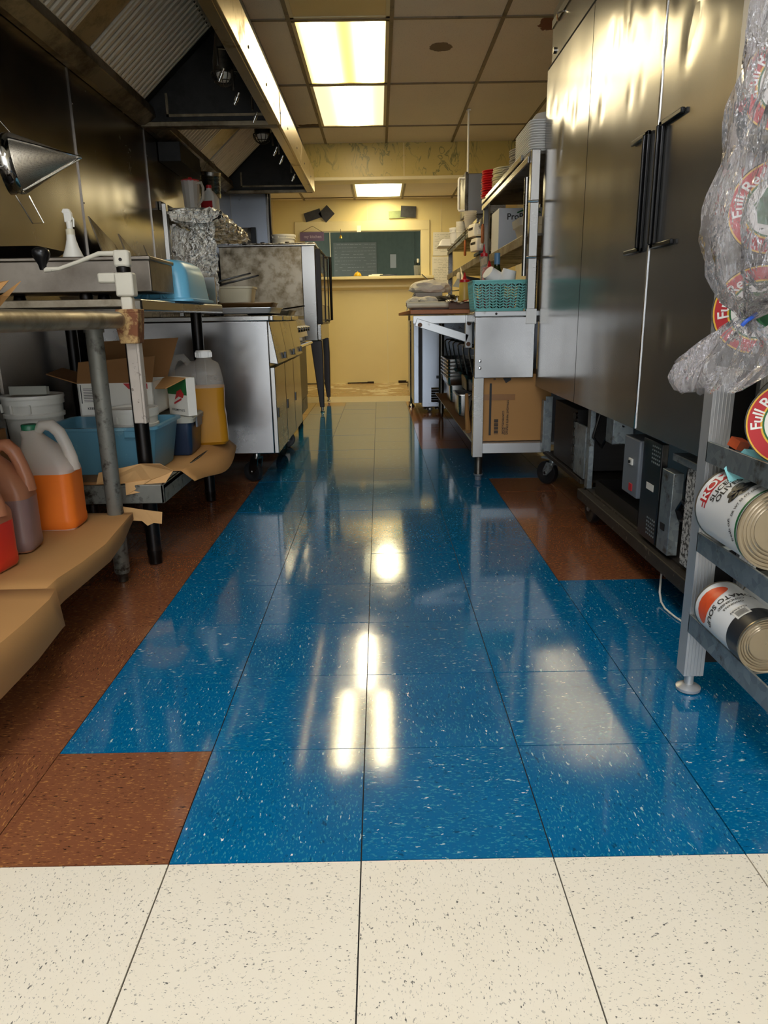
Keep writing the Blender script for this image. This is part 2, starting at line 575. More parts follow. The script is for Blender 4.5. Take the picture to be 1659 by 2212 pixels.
# ------------------------------------------------------------------ ceiling
CZ = 2.51
ce = struct('ceiling', MB().box(-1.5, 1.8, -3.6, 7.82, CZ + .03, CZ + .09), 'wall_white', smooth=0)
CX = [-1.46, -1.106, -.498, .104, .757, 1.38, 1.78]
CY = [-3.55, -2.57, -1.35, -.13, 1.09, 2.31, 3.53, 4.75, 5.95, 7.16, 7.80]
special = {(3, 7): 'ceil_tile_oval', (4, 7): 'ceil_tile_torn', (1, 8): 'ceil_tile_burn'}
lights = {(2, 7): 'lamp_two', (2, 8): 'lamp_one', (2, 6): 'off', (1, 1): 'fill_cool', (3, 1): 'fill_cool', (2, 3): 'fill_cool'}
for i in range(len(CX) - 1):
    for j in range(len(CY) - 1):
        if (i, j) in lights: continue
        if i == 0 and CY[j] > 1: continue
        x0, x1, y0, y1 = CX[i], CX[i + 1], CY[j], CY[j + 1]
        if i == 1 and y0 > 1: x0 = -.725
        cx, cy = (x0 + x1) / 2, (y0 + y1) / 2
        b = MB().box(x0 - cx, x1 - cx, y0 - cy, y1 - cy, 0, .015)
        o = b.build('ceiling_panel', special.get((i, j), 'ceil_tile'), ce, smooth=0)
        o.location = (cx, cy, CZ + .004)
for x in CX[1:-1]:
    if x < -1: continue
    MB().box(x - .012, x + .012, -3.55, 7.8, CZ - .003, CZ + .005).build('grid_bar', 'tbar', ce, smooth=0)
for y in CY[1:-1]:
    MB().box(-.722, 1.78, y - .012, y + .012, CZ - .0035, CZ + .004).build('grid_bar', 'tbar', ce, smooth=0)
plain('lamp_frame', '#c9bb92', .4)
def fixture(x0, x1, y0, y1, z, mat, label):
    cx, cy = (x0 + x1) / 2, (y0 + y1) / 2
    t = thing('ceiling_light', label, 'light', (cx, cy, z))
    f = MB()
    w = .022
    f.box(x0 + .012, x1 - .012, y0 + .012, y0 + .012 + w, z - .001, z + .02).box(x0 + .012, x1 - .012, y1 - .012 - w, y1 - .012, z - .001, z + .02)
    f.box(x0 + .012, x0 + .012 + w, y0 + .012, y1 - .012, z - .001, z + .02).box(x1 - .012 - w, x1 - .012, y0 + .012, y1 - .012, z - .001, z + .02)
    f.build('lamp_frame', 'lamp_frame', t, smooth=0)
    MB().box(x0 + .03, x1 - .03, y0 + .03, y1 - .03, z + .004, z + .016).build('diffuser', mat, t, smooth=0)
for (i, j), mt in lights.items():
    lab = {(2, 7): 'lit yellowed ceiling light panel with two glowing tubes', (2, 8): 'lit ceiling light panel with a single glowing tube, nearest the wallpapered beam',
           (2, 6): 'unlit yellowed ceiling light panel at the top of the picture', (1, 1): 'unseen cool white light panel added behind the camera, over the left side',
           (3, 1): 'unseen cool white light panel added behind the camera, over the right side', (2, 3): 'unseen cool white light panel added over the pale entrance tiles'}[(i, j)]
    fixture(CX[i], CX[i + 1], CY[j], CY[j + 1], CZ, 'diffuser_off' if mt == 'off' else mt, lab)

# beam between the two ceilings, with wallpaper
so = struct('trim_1', MB().box(-1.5, 1.8, 7.80, 8.0, 2.20, 2.6), 'soffit_paper', label='wallpapered beam across the ceiling', smooth=0)
MB().box(.275, .281, 7.796, 7.80, 2.2, 2.51).build('seam_strip', 'wall_cream_trim', so, smooth=0)
MB().box(-1.5, 1.8, 7.785, 8.01, 2.17, 2.205).build('beam_moulding', 'wall_cream_trim', so, bevel=.006)
# lower ceiling of the far end
FZ = 2.255
fc = struct('ceiling_far', MB().box(-1.5, 1.8, 8.0, 12.6, FZ + .02, FZ + .08), 'wall_white', smooth=0)
fx = [-1.46, -.9, -.275, .315, .93, 1.54, 1.78]
fy = [8.0, 8.35, 9.40, 9.55]
for i in range(len(fx) - 1):
    for j in range(3):
        if (i, j) == (2, 1): continue
        x0, x1, y0, y1 = fx[i], fx[i + 1], fy[j], fy[j + 1]
        cx, cy = (x0 + x1) / 2, (y0 + y1) / 2
        o = MB().box(x0 - cx, x1 - cx, y0 - cy, y1 - cy, 0, .015).build('ceiling_panel', 'ceil_tile', fc, smooth=0)
        o.location = (cx, cy, FZ + .004)
for x in fx[1:-1]:
    MB().box(x - .012, x + .012, 8.0, 9.55, FZ - .003, FZ + .005).build('grid_bar', 'tbar', fc, smooth=0)
for y in fy[1:3]:
    MB().box(-1.46, 1.78, y - .012, y + .012, FZ - .0035, FZ + .004).build('grid_bar', 'tbar', fc, smooth=0)
fixture(fx[2], fx[3], fy[1], fy[2], FZ, 'lamp_far', 'lit ceiling light panel in the low ceiling by the far window')

# ------------------------------------------------------------------ walls
wl = struct('wall_left', MB().box(-1.6, -1.462, -3.6, 9.55, 0, 2.6), 'wall_white', smooth=0)
ys = [-3.6, -1.0, .3, 1.5, 2.78, 3.80, 4.93, 6.1, 7.62]
for a, b in zip(ys[:-1], ys[1:]):
    o = MB().box(-1.462, -1.45, a + .002, b - .002, 0, 2.6).build('steel_panel', 'steel_wall', wl, smooth=0)
for y in ys[1:-1]:
    s_ = MB().box(-1.452, -1.444, y - .012, y + .012, 0, 2.3)
    for zz in [x * .22 + .3 for x in range(9)]:
        s_.cyl((-1.445, y, zz), (-1.441, y, zz), .005, .003, 8)
    s_.build('joint_strip', 'steel_wall', wl, smooth=35)
struct('wall_right', MB().box(1.75, 1.85, -3.6, 9.55, 0, 2.6), 'wall_white', smooth=0)
# far wall with the pass-through
FY = 9.55
wf = MB()
wx0, wx1, wz0, wz1 = -.93, .55, 1.34, 1.90
wf.box(-1.6, wx0, FY, FY + .12, 0, 2.6).box(wx1, 1.85, FY, FY + .12, 0, 2.6).box(wx0, wx1, FY, FY + .12, 0, wz0).box(wx0, wx1, FY, FY + .12, wz1, 2.6)
wf = struct('wall_far', wf, 'wall_cream', smooth=0)
for x, z0, z1 in ((-1.30, 0, FZ), (.80, 0, FZ), (.11, 0, 1.22), (-.12, 2.0, FZ)):
    MB().box(x - .006, x + .006, FY - .004, FY, z0, z1).build('batten', 'wall_cream_trim', wf, smooth=0)
bb = MB()
rr = random.Random(3)
x = -1.45
while x < 1.7:
    w = rr.uniform(.03, .14)
    if rr.random() < .8: bb.box(x, x + w, FY - rr.uniform(.004, .014), FY, 0, rr.uniform(.008, .03))
    x += w
struct('baseboard_far', bb, 'rust_dirt', smooth=0)
wn = MB()
f0 = .105
wn.box(wx0 - f0, wx1 + f0, FY - .018, FY + .12, wz1 - .012, wz1 + f0).box(wx0 - f0, wx0 + .005, FY - .018, FY + .12, wz0 - .02, wz1).box(wx1 - .005, wx1 + f0, FY - .018, FY + .12, wz0 - .02, wz1)
wn = struct('window_1', wn, 'wall_cream_trim', bevel=.004)
MB().box(wx0 - .14, wx1 + .15, FY - .14, FY + .14, wz0 - .035, wz0).build('window_sill', 'wall_cream_trim', wn, bevel=.004)
MB().prism([(FY - .012, wz0 - .16), (FY - .06, wz0 - .13), (FY - .06, wz0 - .105), (FY, wz0 - .035), (FY, wz0 - .16)], wx0 - .12, wx1 + .13, 'x').build('sill_apron', 'wall_cream_trim', wn, smooth=0)
# dim room seen through it
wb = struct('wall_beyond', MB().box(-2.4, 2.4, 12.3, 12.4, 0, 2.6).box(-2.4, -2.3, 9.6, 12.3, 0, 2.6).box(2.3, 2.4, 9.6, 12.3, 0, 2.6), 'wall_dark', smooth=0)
for x in (-.77, .62, -1.6):
    MB().box(x - .008, x + .008, 12.285, 12.3, 0, 2.5).build('batten', 'wall_cream_trim' if x < 0 and x > -1 else 'wall_dark', wb, smooth=0)
# ------------------------------------------------------------------ left: exhaust hoods
def hood(y0, y1, filters, noz, cage_y, label):
    t = thing('exhaust_hood', label, 'hood', (-1.0, (y0 + y1) / 2, 1.98))
    fp = MB().box(-.60, -.583, y0, y1, 1.978, 2.172).box(-.655, -.60, y0, y1, 1.978, 1.986)
    fpo = fp.build('front_panel', 'hood_front', t, bevel=.003)
    for yy in [y0 + .35 + i * .55 for i in range(int((y1 - y0 - .3) / .55) + 1)]:
        MB().cyl((-.583, yy, 2.05), (-.579, yy, 2.05), .008, .006, 10).build('rivet', 'black_metal', fpo)
    MB().add([(-.60, y0, 2.165), (-.60, y1, 2.165), (-.80, y1, 2.75), (-.80, y0, 2.75)], [(0, 1, 2, 3)]).add([(-.80, y0, 2.75), (-.80, y1, 2.75), (-1.447, y1, 2.75), (-1.447, y0, 2.75)], [(0, 1, 2, 3)]).build('top_cover', 'hood_dark', t, smooth=0, solid=.008)
    MB().box(-1.447, -1.43, y0, y1, 2.02, 2.75).build('back_plate', 'hood_dark', t, smooth=0)
    poly = [(-1.445, 2.0), (-.602, 1.982), (-.602, 2.16), (-.80, 2.745), (-1.445, 2.745)]
    for y in (y0, y1 - .012):
        e = MB().prism(poly, y, y + .012, 'y').build('end_panel', 'hood_dark', t, smooth=0)
        MB().box(-1.43, -.602, y - .012, y + .024, 1.976, 2.004).build('end_channel', 'hood_steel', e, bevel=.003)
        MB().box(-1.27, -.66, y - .006, y, 2.03, 2.045).box(-1.27, -1.255, y - .006, y, 2.03, 2.16).build('stiffener', 'hood_steel', e, smooth=0)
    MB().prism([(-1.447, 1.99), (-1.405, 1.985), (-1.335, 2.03), (-1.345, 2.085), (-1.375, 2.095), (-1.447, 2.05)], y0 + .012, y1 - .012, 'x' if 0 else 'y').build('grease_trough', 'hood_steel', t, smooth=0, bevel=.003)
    # filters: baffles on the sloping plane
    A, B = Vector((-1.362, 0, 2.085)), Vector((-.93, 0, 2.465))
    d = (B - A).normalized(); nrm = Vector((d.z, 0, -d.x)); L = (B - A).length
    # plain steel behind
    bk = MB()
    a, b = A - nrm * .03, B - nrm * .03
    bk.add([(a.x, y0, a.z), (a.x, y1, a.z), (b.x, y1, b.z), (b.x, y0, b.z)], [(0, 1, 2, 3)])
    bk.build('filter_plenum', 'hood_dark', t, smooth=0, solid=.006)
    MB().bar((B.x, y0 + .01, B.z), (B.x, y1 - .01, B.z), .05, .012, up=(nrm.x, 0, nrm.z)).build('filter_rail', 'hood_steel', t, bevel=.002)
    proto = None
    for (fa, fb, kind) in filters:
        if kind == 'blank':
            q = MB().hexa([(A.x, fa, A.z), (A.x, fb, A.z), (A.x - nrm.x * .02, fb, A.z - nrm.z * .02), (A.x - nrm.x * .02, fa, A.z - nrm.z * .02)],
                          [(B.x, fa, B.z), (B.x, fb, B.z), (B.x - nrm.x * .02, fb, B.z - nrm.z * .02), (B.x - nrm.x * .02, fa, B.z - nrm.z * .02)])
            q.build('blank_panel', 'hood_steel', t, smooth=0, bevel=.002)
            continue
        fr = MB()
        for (p, q) in ((fa, fa + .014), (fb - .014, fb)):
            fr.hexa([A + Vector((0, p, 0)) + nrm * .008, A + Vector((0, q, 0)) + nrm * .008, A + Vector((0, q, 0)) - nrm * .02, A + Vector((0, p, 0)) - nrm * .02],
                    [B + Vector((0, p, 0)) + nrm * .008, B + Vector((0, q, 0)) + nrm * .008, B + Vector((0, q, 0)) - nrm * .02, B + Vector((0, p, 0)) - nrm * .02])
        for c in (A, B - d * .015):
            fr.hexa([c + Vector((0, fa, 0)) + nrm * .008, c + Vector((0, fa, 0)) - nrm * .02, c + d * .015 + Vector((0, fa, 0)) - nrm * .02, c + d * .015 + Vector((0, fa, 0)) + nrm * .008],
                    [c + Vector((0, fb, 0)) + nrm * .008, c + Vector((0, fb, 0)) - nrm * .02, c + d * .015 + Vector((0, fb, 0)) - nrm * .02, c + d * .015 + Vector((0, fb, 0)) + nrm * .008])
        f = fr.build('baffle_filter', 'baffle', t, smooth=0)
        n = max(3, int(round((fb - fa) / .056)))
        for i in range(n):
            yc = fa + .014 + (fb - fa - .028) * (i + .5) / n
            if proto is None:
                m_ = MB()
                w = .018
                prof = [(-w, -.016), (-w, .002), (-w * .6, .009), (w * .6, .009), (w, .002), (w, -.016)]
                for s0 in (0,):
                    vs = []
                    for c in (A + d * .012, B - d * .012):
                        for (yy, hh) in prof:
                            vs.append((c.x + nrm.x * hh, yy, c.z + nrm.z * hh))
                    m_.add(vs, [(i2, i2 + 1, 7 + i2, 6 + i2) for i2 in range(5)])
                proto = m_.build('baffle', 'baffle', f, smooth=0)
                proto.location = Vector((0, yc, 0))
                bse = proto.location.copy()
            else:
                share(proto, 'baffle', f, (0, yc, 0))
    # fire suppression pipe with nozzles
    pz, px = 2.075, -.685
    pp = MB().tube([(px, y0 + .02, pz), (px, y1 - .02, pz)], .011, 10)
    for q in (y0 + .5, y1 - .35):
        pp.box(px - .006, px + .09, q - .01, q + .01, pz - .004, pz + .004)
    ppo = pp.build('suppression_pipe', 'steel_dark', t)
    for (x, y, z) in noz:
        MB().tube([(px, y + .04, pz), (x, y, pz - .01), (x, y, z + .055)], .008, 8).build('nozzle_pipe', 'steel_dark', ppo)
        nz = MB().lathe([(.0, -.002), (.007, .0), (.007, .016), (.0105, .018), (.0105, .04), (.006, .045), (.006, .062)], 12, (0, 0, 0))
        nz.xf(Matrix.Translation((x, y, z - .012)) @ Matrix.Rotation(.45, 4, 'Y'))
        nz.build('spray_nozzle', 'chrome', ppo)
    # caged hood lamp
    c = Vector((-.80, cage_y, 2.09))
    lg = MB()
    for k_ in range(6):
        a = PI * k_ / 6
        lg.tube([(c.x + .065 * math.cos(a) * math.sin(t_), c.y + .065 * math.sin(a) * math.sin(t_), c.z - .06 * math.cos(t_)) for t_ in [PI * j / 8 - PI / 2 for j in range(9)]], .0025, 5)
    lg.tube([(c.x + .065 * math.cos(a), c.y + .065 * math.sin(a), c.z) for a in [2 * PI * j / 16 for j in range(16)]], .003, 5, closed=True)
    lg.tube([(c.x + .05 * math.cos(a), c.y + .05 * math.sin(a), c.z - .04) for a in [2 * PI * j / 16 for j in range(16)]], .0025, 5, closed=True)
    lo = lg.build('lamp_cage', 'steel_dark', t)
    MB().lathe([(.055, .0), (.055, .05), (.03, .2)], 16, (c.x, c.y, c.z)).build('lamp_base', 'steel_dark', lo)
    MB().lathe([(.0, -.042), (.025, -.036), (.038, -.015), (.038, .0)], 16, (c.x, c.y, c.z)).build('lamp_glass', 'white_plastic', lo)
    return t
hood(2.3, 4.835, [(2.75, 3.645, 'f'), (3.655, 3.855, 'blank'), (3.865, 4.66, 'f')], [(-.74, 3.80, 1.935), (-.73, 4.12, 1.92), (-.71, 4.58, 1.945)], 4.25,
     'grimy steel exhaust hood nearest the camera, over the griddle')
hood(4.872, 7.25, [(4.95, 6.02, 'f'), (6.03, 6.34, 'blank'), (6.35, 7.06, 'f')], [(-.71, 5.40, 1.935), (-.695, 5.60, 1.92), (-.70, 6.40, 1.945)], 5.55,
     'grimy steel exhaust hood at the far end, over the ovens')

# ------------------------------------------------------------------ left: steel table with the rolled edge
t1 = thing('steel_table', 'steel work table with a fat rolled front edge and galvanized pipe leg', 'table', (-1.1, 1.6, 0))
MB().box(-1.43, -.785, .75, 2.262, .834, .852).build('table_top', 'steel_dark', t1, bevel=.004)
rim = MB().tube([(-.785, .75, .836), (-.785, 2.20, .836), (-.79, 2.228, .836), (-.805, 2.245, .836), (-.84, 2.25, .836), (-1.43, 2.25, .836)], .0245, 16)
rim.build('rolled_edge', 'steel_dull', t1)
MB().box(-1.25, -.87, 1.05, 1.56, .768, .83).build('under_brace', 'galv_grimy', t1, bevel=.01)
for x, y in ((-.862, 2.225), (-1.37, 2.225), (-1.37, .9)):
    l = MB().lathe([(.021, .03), (.0245, .035), (.0255, .80), (.03, .80), (.03, .834)], 16, (x, y, 0)).build('leg', 'galv_grimy', t1)
    MB().lathe([(.008, .0), (.016, .002), (.017, .022), (.022, .03), (.0255, .05)], 14, (x, y, 0)).build('foot', 'steel_dark', l)
MB().box(-1.43, -.845, .75, 2.262, .195, .225).build('under_shelf', 'galv_grimy', t1, bevel=.004)

# cardboard on its shelf: top face, folded front face
def folded_sheet(name, label, pts_top, drop, mat='cardboard', sag=.006, cat='cardboard'):
    """pts_top: back line and front line (lists of points), drop vector list for the hanging edge"""
    b = MB()
    n = len(pts_top[0])
    rows = [pts_top[0], pts_top[1], drop]
    vs = [q for r in rows for q in r]
    b.add(vs, [(r * n + i, r * n + i + 1, (r + 1) * n + i + 1, (r + 1) * n + i) for r in range(2) for i in range(n - 1)])
    return solo(name, b, mat, label, cat, smooth=20, solid=.005)
ysq = [1.50, 1.62, 1.75, 1.9, 2.05, 2.2, 2.24]
back = [(-1.42, y, .2295) for y in ysq]
front = [(-.772 - .028 * (y - 1.5) / .7 - .012 * math.sin(y * 9), y, .2315 + .003 * math.sin(y * 13)) for y in ysq]
frd = [(q[0] - .004 + .012 * (1 if i < 5 else .3), q[1], .175 + .012 * (i / 6) + .022 * max(0, i - 3) / 3) for i, q in enumerate(front)]
folded_sheet('cardboard_sheet', 'large cardboard sheet lining the shelf under the jugs', [back, front], frd)
ysq2 = [.8, 1.0, 1.2, 1.35, 1.48, 1.545]
back = [(-1.3, y, .2345) for y in ysq2]
front = [(-.742 + .004 * math.sin(y * 11) - (.012 if i == 5 else 0), y, .236) for i, y in enumerate(ysq2)]
frd = [(q[0] + .018, q[1] - (.02 if i == 5 else 0), .158 + .008 * math.sin(i * 2)) for i, q in enumerate(front)]
folded_sheet('cardboard_sheet', 'cardboard sheet folded over the shelf edge, at the left border of the picture', [back, front], frd, 'cardboard')
sc = MB().add([(-.85, 2.262, .246), (-.79, 2.285, .228), (-.735, 2.30, .215), (-.74, 2.30, .175), (-.765, 2.295, .18), (-.785, 2.29, .172), (-.80, 2.285, .19), (-.845, 2.262, .20)], [(0, 1, 6, 7), (1, 2, 3, 4), (1, 4, 5, 6)])
solo('cardboard_scrap', sc, 'cardboard_pale', 'torn strip of cardboard sticking out beside the galvanized pipe leg', 'cardboard', smooth=0, solid=.004)
solo('plastic_scrap', MB().add([(-.93, 2.20, .195), (-.91, 2.20, .195), (-.90, 2.21, .17), (-.905, 2.205, .145), (-.925, 2.2, .14), (-.92, 2.2, .165)], [(0, 1, 2, 5), (5, 2, 3, 4)]), 'white_bright', 'scrap of clear plastic film hanging under the cardboard lined shelf', 'plastic', smooth=0, solid=.0015)
solo('cardboard_piece', MB().add([(-1.22, 1.86, .862), (-1.035, 1.88, .90), (-.99, 1.90, .935), (-1.02, 1.89, .90), (-1.05, 1.89, .872), (-1.2, 1.9, .857)], [(0, 1, 4, 5), (1, 2, 3, 4)]).add([(-1.25, 1.83, .90), (-1.0, 1.86, .935), (-1.06, 1.85, .875), (-1.12, 1.85, .862), (-1.3, 1.85, .86)], [(0, 1, 2, 3, 4)]).xf(Matrix.Translation((.075, .02, 0))), 'cardboard', 'torn corrugated cardboard lying on the rolled edge table', 'cardboard', smooth=0, solid=.004)

# ------------------------------------------------------------------ jugs under the table
def shell_mat(name, hexc, a=.42, rough=.3):
    k = NT(name)
    b = k.bsdf(srgb(hexc), rough, 0)
    tr = k.n('ShaderNodeBsdfTransparent')
    tl = k.n('ShaderNodeBsdfTranslucent'); tl.inputs[0].default_value = (*srgb(hexc), 1)
    m1 = k.n('ShaderNodeMixShader'); m1.inputs[0].default_value = .35
    k.l(b.outputs[0], m1.inputs[1]); k.l(tl.outputs[0], m1.inputs[2])
    m2 = k.n('ShaderNodeMixShader'); m2.inputs[0].default_value = a
    k.l(tr.outputs[0], m2.inputs[1]); k.l(m1.outputs[0], m2.inputs[2])
    k.l(m2.outputs[0], k.out.inputs[0])
    MATS[name] = k.m
shell_mat('jug_shell', '#efe6da', .6)
shell_mat('jug_shell_clear', '#ece8e0', .24, .2)
shell_mat('shell_brown', '#c98a66', .75)
shell_mat('clear_plastic', '#e9e9e4', .22, .12)
shell_mat('frost_plastic', '#e4e0d6', .62, .3)
plain('liq_orange', '#dd7026', .35, var=.08, Specular_IOR_Level=.2)
plain('liq_oil', '#a8741a', .35, var=.08, Specular_IOR_Level=.15)
plain('liq_brown', '#7d635f', .35, var=.06)
plain('liq_red', '#c8301f', .3, var=.1)

def handled_jug(name, label, loc, rotz, w, d, h, liq_h, shell, liq, cap, s=1.0, capr=.02, grip=True):
    t = thing(name, label, 'jug', loc, world=False, rotz=rotz)
    hw, hd = w / 2, d / 2
    z1 = h * .56                       # shoulder
    sec = [(0.0, hw * .9, hd * .9, .02), (.012, hw, hd, .03), (.03, hw, hd, .03), (.036, hw * .985, hd * .985, .03), (z1, hw, hd, .03), (z1 + .03 * h, hw * .985, hd * .96, .03)]
    up = [(h * .68, hw * .86, hd * .84, .03, -hw * .10, 0), (h * .80, hw * .62, hd * .66, .03, -hw * .30, 0), (h * .88, hw * .42, hd * .46, .025, -hw * .46, 0), (h * .93, capr * 1.25, capr * 1.25, capr * .9, -hw * .58, 0), (h * .955, capr, capr, capr * .95, -hw * .58, 0)]
    MB().rloft(rbox_loft(sec + up, 5)).build('jug_body', shell, t, smooth=60)
    li = [(-.0003, hw * .895, hd * .895, .02), (.012, hw * 1.006, hd * 1.006, .03), (.03, hw * 1.006, hd * 1.006, .03), (.036, hw * .991, hd * .991, .03), (liq_h, hw * 1.004, hd * 1.004, .03)]
    MB().rloft(rbox_loft(li, 5)).build('liquid', liq, t, smooth=40)
    MB().tube([(-hw * .42, 0, h * .90), (-hw * .1, 0, h * .985), (hw * .25, 0, h * .985), (hw * .52, 0, h * .92), (hw * .72, 0, h * .80), (hw * .86, 0, h * .68), (hw * .86, 0, h * .56)], [.012, .016, .018, .018, .017, .018, .022], 12).build('handle', shell, t, smooth=60)
    cp = MB().lathe([(capr * 1.12, h * .945), (capr * 1.15, h * .99), (capr * 1.05, h * 1.0)], 20, (-hw * .58, 0, 0))
    cp.build('cap', cap, t, smooth=40)
    return t
handled_jug('juice_jug', 'tall translucent jug half full of orange liquid with green cap', (-.985, 2.085, .236), .05, .150, .13, .31, .17, 'jug_shell', 'liq_orange', 'green_plastic')
handled_jug('sauce_jug', 'translucent jug of grey brown sauce beside the orange liquid jug', (-1.005, 1.865, .236), .1, .125, .11, .29, .145, 'shell_brown', 'liq_brown', 'red_plastic')
handled_jug('sauce_jug', 'jug of red sauce at the left border of the picture', (-1.0, 1.70, .236), -.1, .13, .12, .25, .12, 'shell_brown', 'liq_red', 'red_plastic')
solo('cardboard_box', MB().box(-1.36, -1.16, 2.0, 2.2, .236, .52), 'cardboard_dark', 'plain dark cardboard box behind the sauce jugs at the left border', 'box', bevel=.002)

# ------------------------------------------------------------------ left: second table with black legs
t2 = thing('steel_table', 'steel work table on black pipe legs carrying the upturned blue bin', 'table', (-1.1, 2.87, 0))
MB().box(-1.43, -.80, 2.33, 3.40, .875, .90).build('table_top', 'steel_dull', t2, bevel=.003)
MB().prism([(-.80, 2.33), (-.752, 2.36), (-.742, 3.0), (-.715, 3.40), (-.80, 3.40)], .862, .90, 'z').build('front_rim', 'steel', t2, bevel=.006)
MB().box(-1.4, -.82, 2.34, 2.37, .845, .872).build('front_rail', 'steel_dark', t2, bevel=.003)
for x, y in ((-.807, 2.40), (-.816, 3.30), (-1.38, 2.4), (-1.38, 3.3)):
    l = MB().lathe([(.0245, .05), (.025, .875)], 16, (x, y, 0)).build('leg', 'black_metal', t2)
    MB().lathe([(.018, 0), (.023, .004), (.024, .03), (.0265, .04), (.0265, .052)], 16, (x, y, 0)).build('foot', 'black_metal', l)
sh = MB().box(-1.43, -.735, 2.345, 3.40, .282, .30).box(-1.43, -.735, 2.34, 2.352, .235, .30).box(-.747, -.735, 2.34, 3.4, .235, .30)
sh.build('under_shelf', 'galv_grimy', t2, bevel=.003)
solo('splash_guard', MB().box(-.98, -.735, 3.37, 3.385, .90, 1.02), 'steel', 'small upright steel splash plate at the end of the black legged table', 'plate', bevel=.002)
# paper / cardboard over the shelf
kp = MB()
def kraft(u, v):
    y = 2.55 + .78 * u
    x = -1.35 + (.68 + .025 * math.sin(4.2 * u - .6)) * v
    z = .304 + .003 * math.sin(u * 11) * v
    if x > -.728: z -= (x + .728) * .9
    return (x, y + .03 * math.sin(u * 5) * max(0, v - .8), z)
kp.grid(kraft, 16, 14)
solo('kraft_paper', kp, 'cardboard', 'creased kraft paper sheet sagging over the shelf edge under the oil jug', 'paper', smooth=30, solid=.002)
cb = MB()
cb.add([(-.945, 2.335, .345), (-.80, 2.325, .375), (-.74, 2.345, .37), (-.715, 2.40, .335), (-.78, 2.36, .315), (-.86, 2.335, .308), (-.955, 2.33, .308)], [(0, 1, 4, 5, 6), (1, 2, 3, 4)])
cb.add([(-.86, 2.335, .308), (-.78, 2.36, .315), (-.715, 2.40, .335), (-.745, 2.36, .285), (-.86, 2.33, .268)], [(0, 1, 2, 3, 4)])
solo('cardboard_scrap', cb, 'cardboard_pale', 'torn folded cardboard scrap leaning on the blue tub at the shelf corner', 'cardboard', smooth=0, solid=.004)
solo('cardboard_strip', MB().box(-1.40, -.88, 2.348, 2.56, .3005, .3105), 'cardboard_dark', 'thin cardboard strip lying under the pale blue tub', 'cardboard', bevel=.001)

def tub(name, label, loc, rotz, w, d, h, mat, taper=.9, lip=.012, rot=None, cat='tub', tabs=False):
    t = thing(name, label, cat, loc, world=False, rotz=rotz, rot=rot)
    hw, hd = w / 2, d / 2
    o = rbox_loft([(0, hw * taper * .96, hd * taper * .96, .02), (.01, hw * taper, hd * taper, .03), (h - .012, hw, hd, .035), (h - .01, hw + lip, hd + lip, .04), (h, hw + lip, hd + lip, .04), (h, hw - .004, hd - .004, .033), (.012, hw * taper - .006, hd * taper - .006, .028)], 5)
    MB().rloft(o).build('tub_body', mat, t, smooth=40)
    if tabs:
        tb = MB()
        for s in (-1, 1):
            for q in (-.6, .6):
                MB().box(hw * q - .02, hw * q + .02, s * (hd + lip * .4) - .004, s * (hd + lip * .4) + .004, h - .035, h - .008).build('rim_tab', mat, t, bevel=.002)
        pass
    return t
tub('blue_tub', 'pale blue plastic tub on the shelf of the black legged table', (-.985, 2.615, .304), 0, .40, .33, .175, 'blue_tub', .88, tabs=True)
# upturned blue bin on the table top
bb_ = thing('blue_bin', 'light blue plastic bin turned upside down on the steel table', 'bin', (-.835, 2.945, .902), world=False)
o = rbox_loft([(0, .145, .20, .04), (.008, .145, .20, .04), (.012, .13, .185, .04), (.10, .12, .17, .045), (.135, .108, .158, .05), (.15, .085, .135, .05)], 6)
MB().rloft(o).build('bin_body', 'blue_bin', bb_, smooth=50)
tb = MB()
tb.tube([(-.05 + .1 * u_, -.196, .012 + .035 * math.sin(PI * u_)) for u_ in [i / 10 for i in range(11)]], .004, 6)
tb.build('grip_arch', 'blue_bin', bb_)
MB().box(-.02, -.012, -.2, -.185, .008, .03).box(.03, .038, -.2, -.185, .008, .03).build('rim_rib', 'blue_bin', bb_, bevel=.001)
solo('cardboard_flap', MB().add([(-.93, 3.02, .905), (-.745, 3.0, .91), (-.72, 3.16, .935), (-.80, 3.2, .908), (-.95, 3.15, .905)], [(0, 1, 2, 3, 4)]), 'cardboard_dark', 'brown cardboard flap sticking out under the blue bin', 'cardboard', smooth=0, solid=.004)

# navy box with pale lid, oil jug, frozen food cartons, white buckets
nb = thing('storage_box', 'navy blue plastic box with a pale snap lid beside the oil jug', 'box', (-.86, 2.945, .306), world=False, rotz=.05)
MB().rloft(rbox_loft([(0, .085, .10, .015), (.01, .09, .105, .02), (.135, .098, .115, .02)], 4)).build('box_body', 'navy_plastic', nb, smooth=40)
ld = MB().rloft(rbox_loft([(.132, .106, .123, .02), (.148, .108, .125, .02), (.156, .10, .117, .02)], 4)).build('lid', 'paper_grey', nb, smooth=40)
for s in (-1, 1):
    MB().box(s * .107 - .004, s * .107 + .004, -.05, .05, .105, .15).build('latch', 'grey_plastic', ld, bevel=.002)
oj = thing('oil_jug', 'large square translucent jug of golden cooking oil with white cap', 'jug', (-.80, 3.165, .306), world=False, rotz=.2)
hh = .40
MB().rloft(rbox_loft([(0, .105, .085, .025), (.012, .115, .095, .035), (.12, .112, .092, .035), (.15, .108, .088, .035), (.26, .112, .092, .035), (.31, .104, .085, .04), (.345, .075, .065, .035, .02, 0), (.36, .034, .034, .03, .035, 0), (.375, .03, .03, .028, .035, 0)], 5)).build('jug_body', 'jug_shell_clear', oj, smooth=60)
MB().rloft(rbox_loft([(-.0005, .107, .087, .025), (.012, .117, .097, .035), (.12, .114, .094, .035), (.15, .110, .090, .035), (.245, .1135, .0935, .035)], 5)).build('liquid', 'liq_oil', oj, smooth=40)
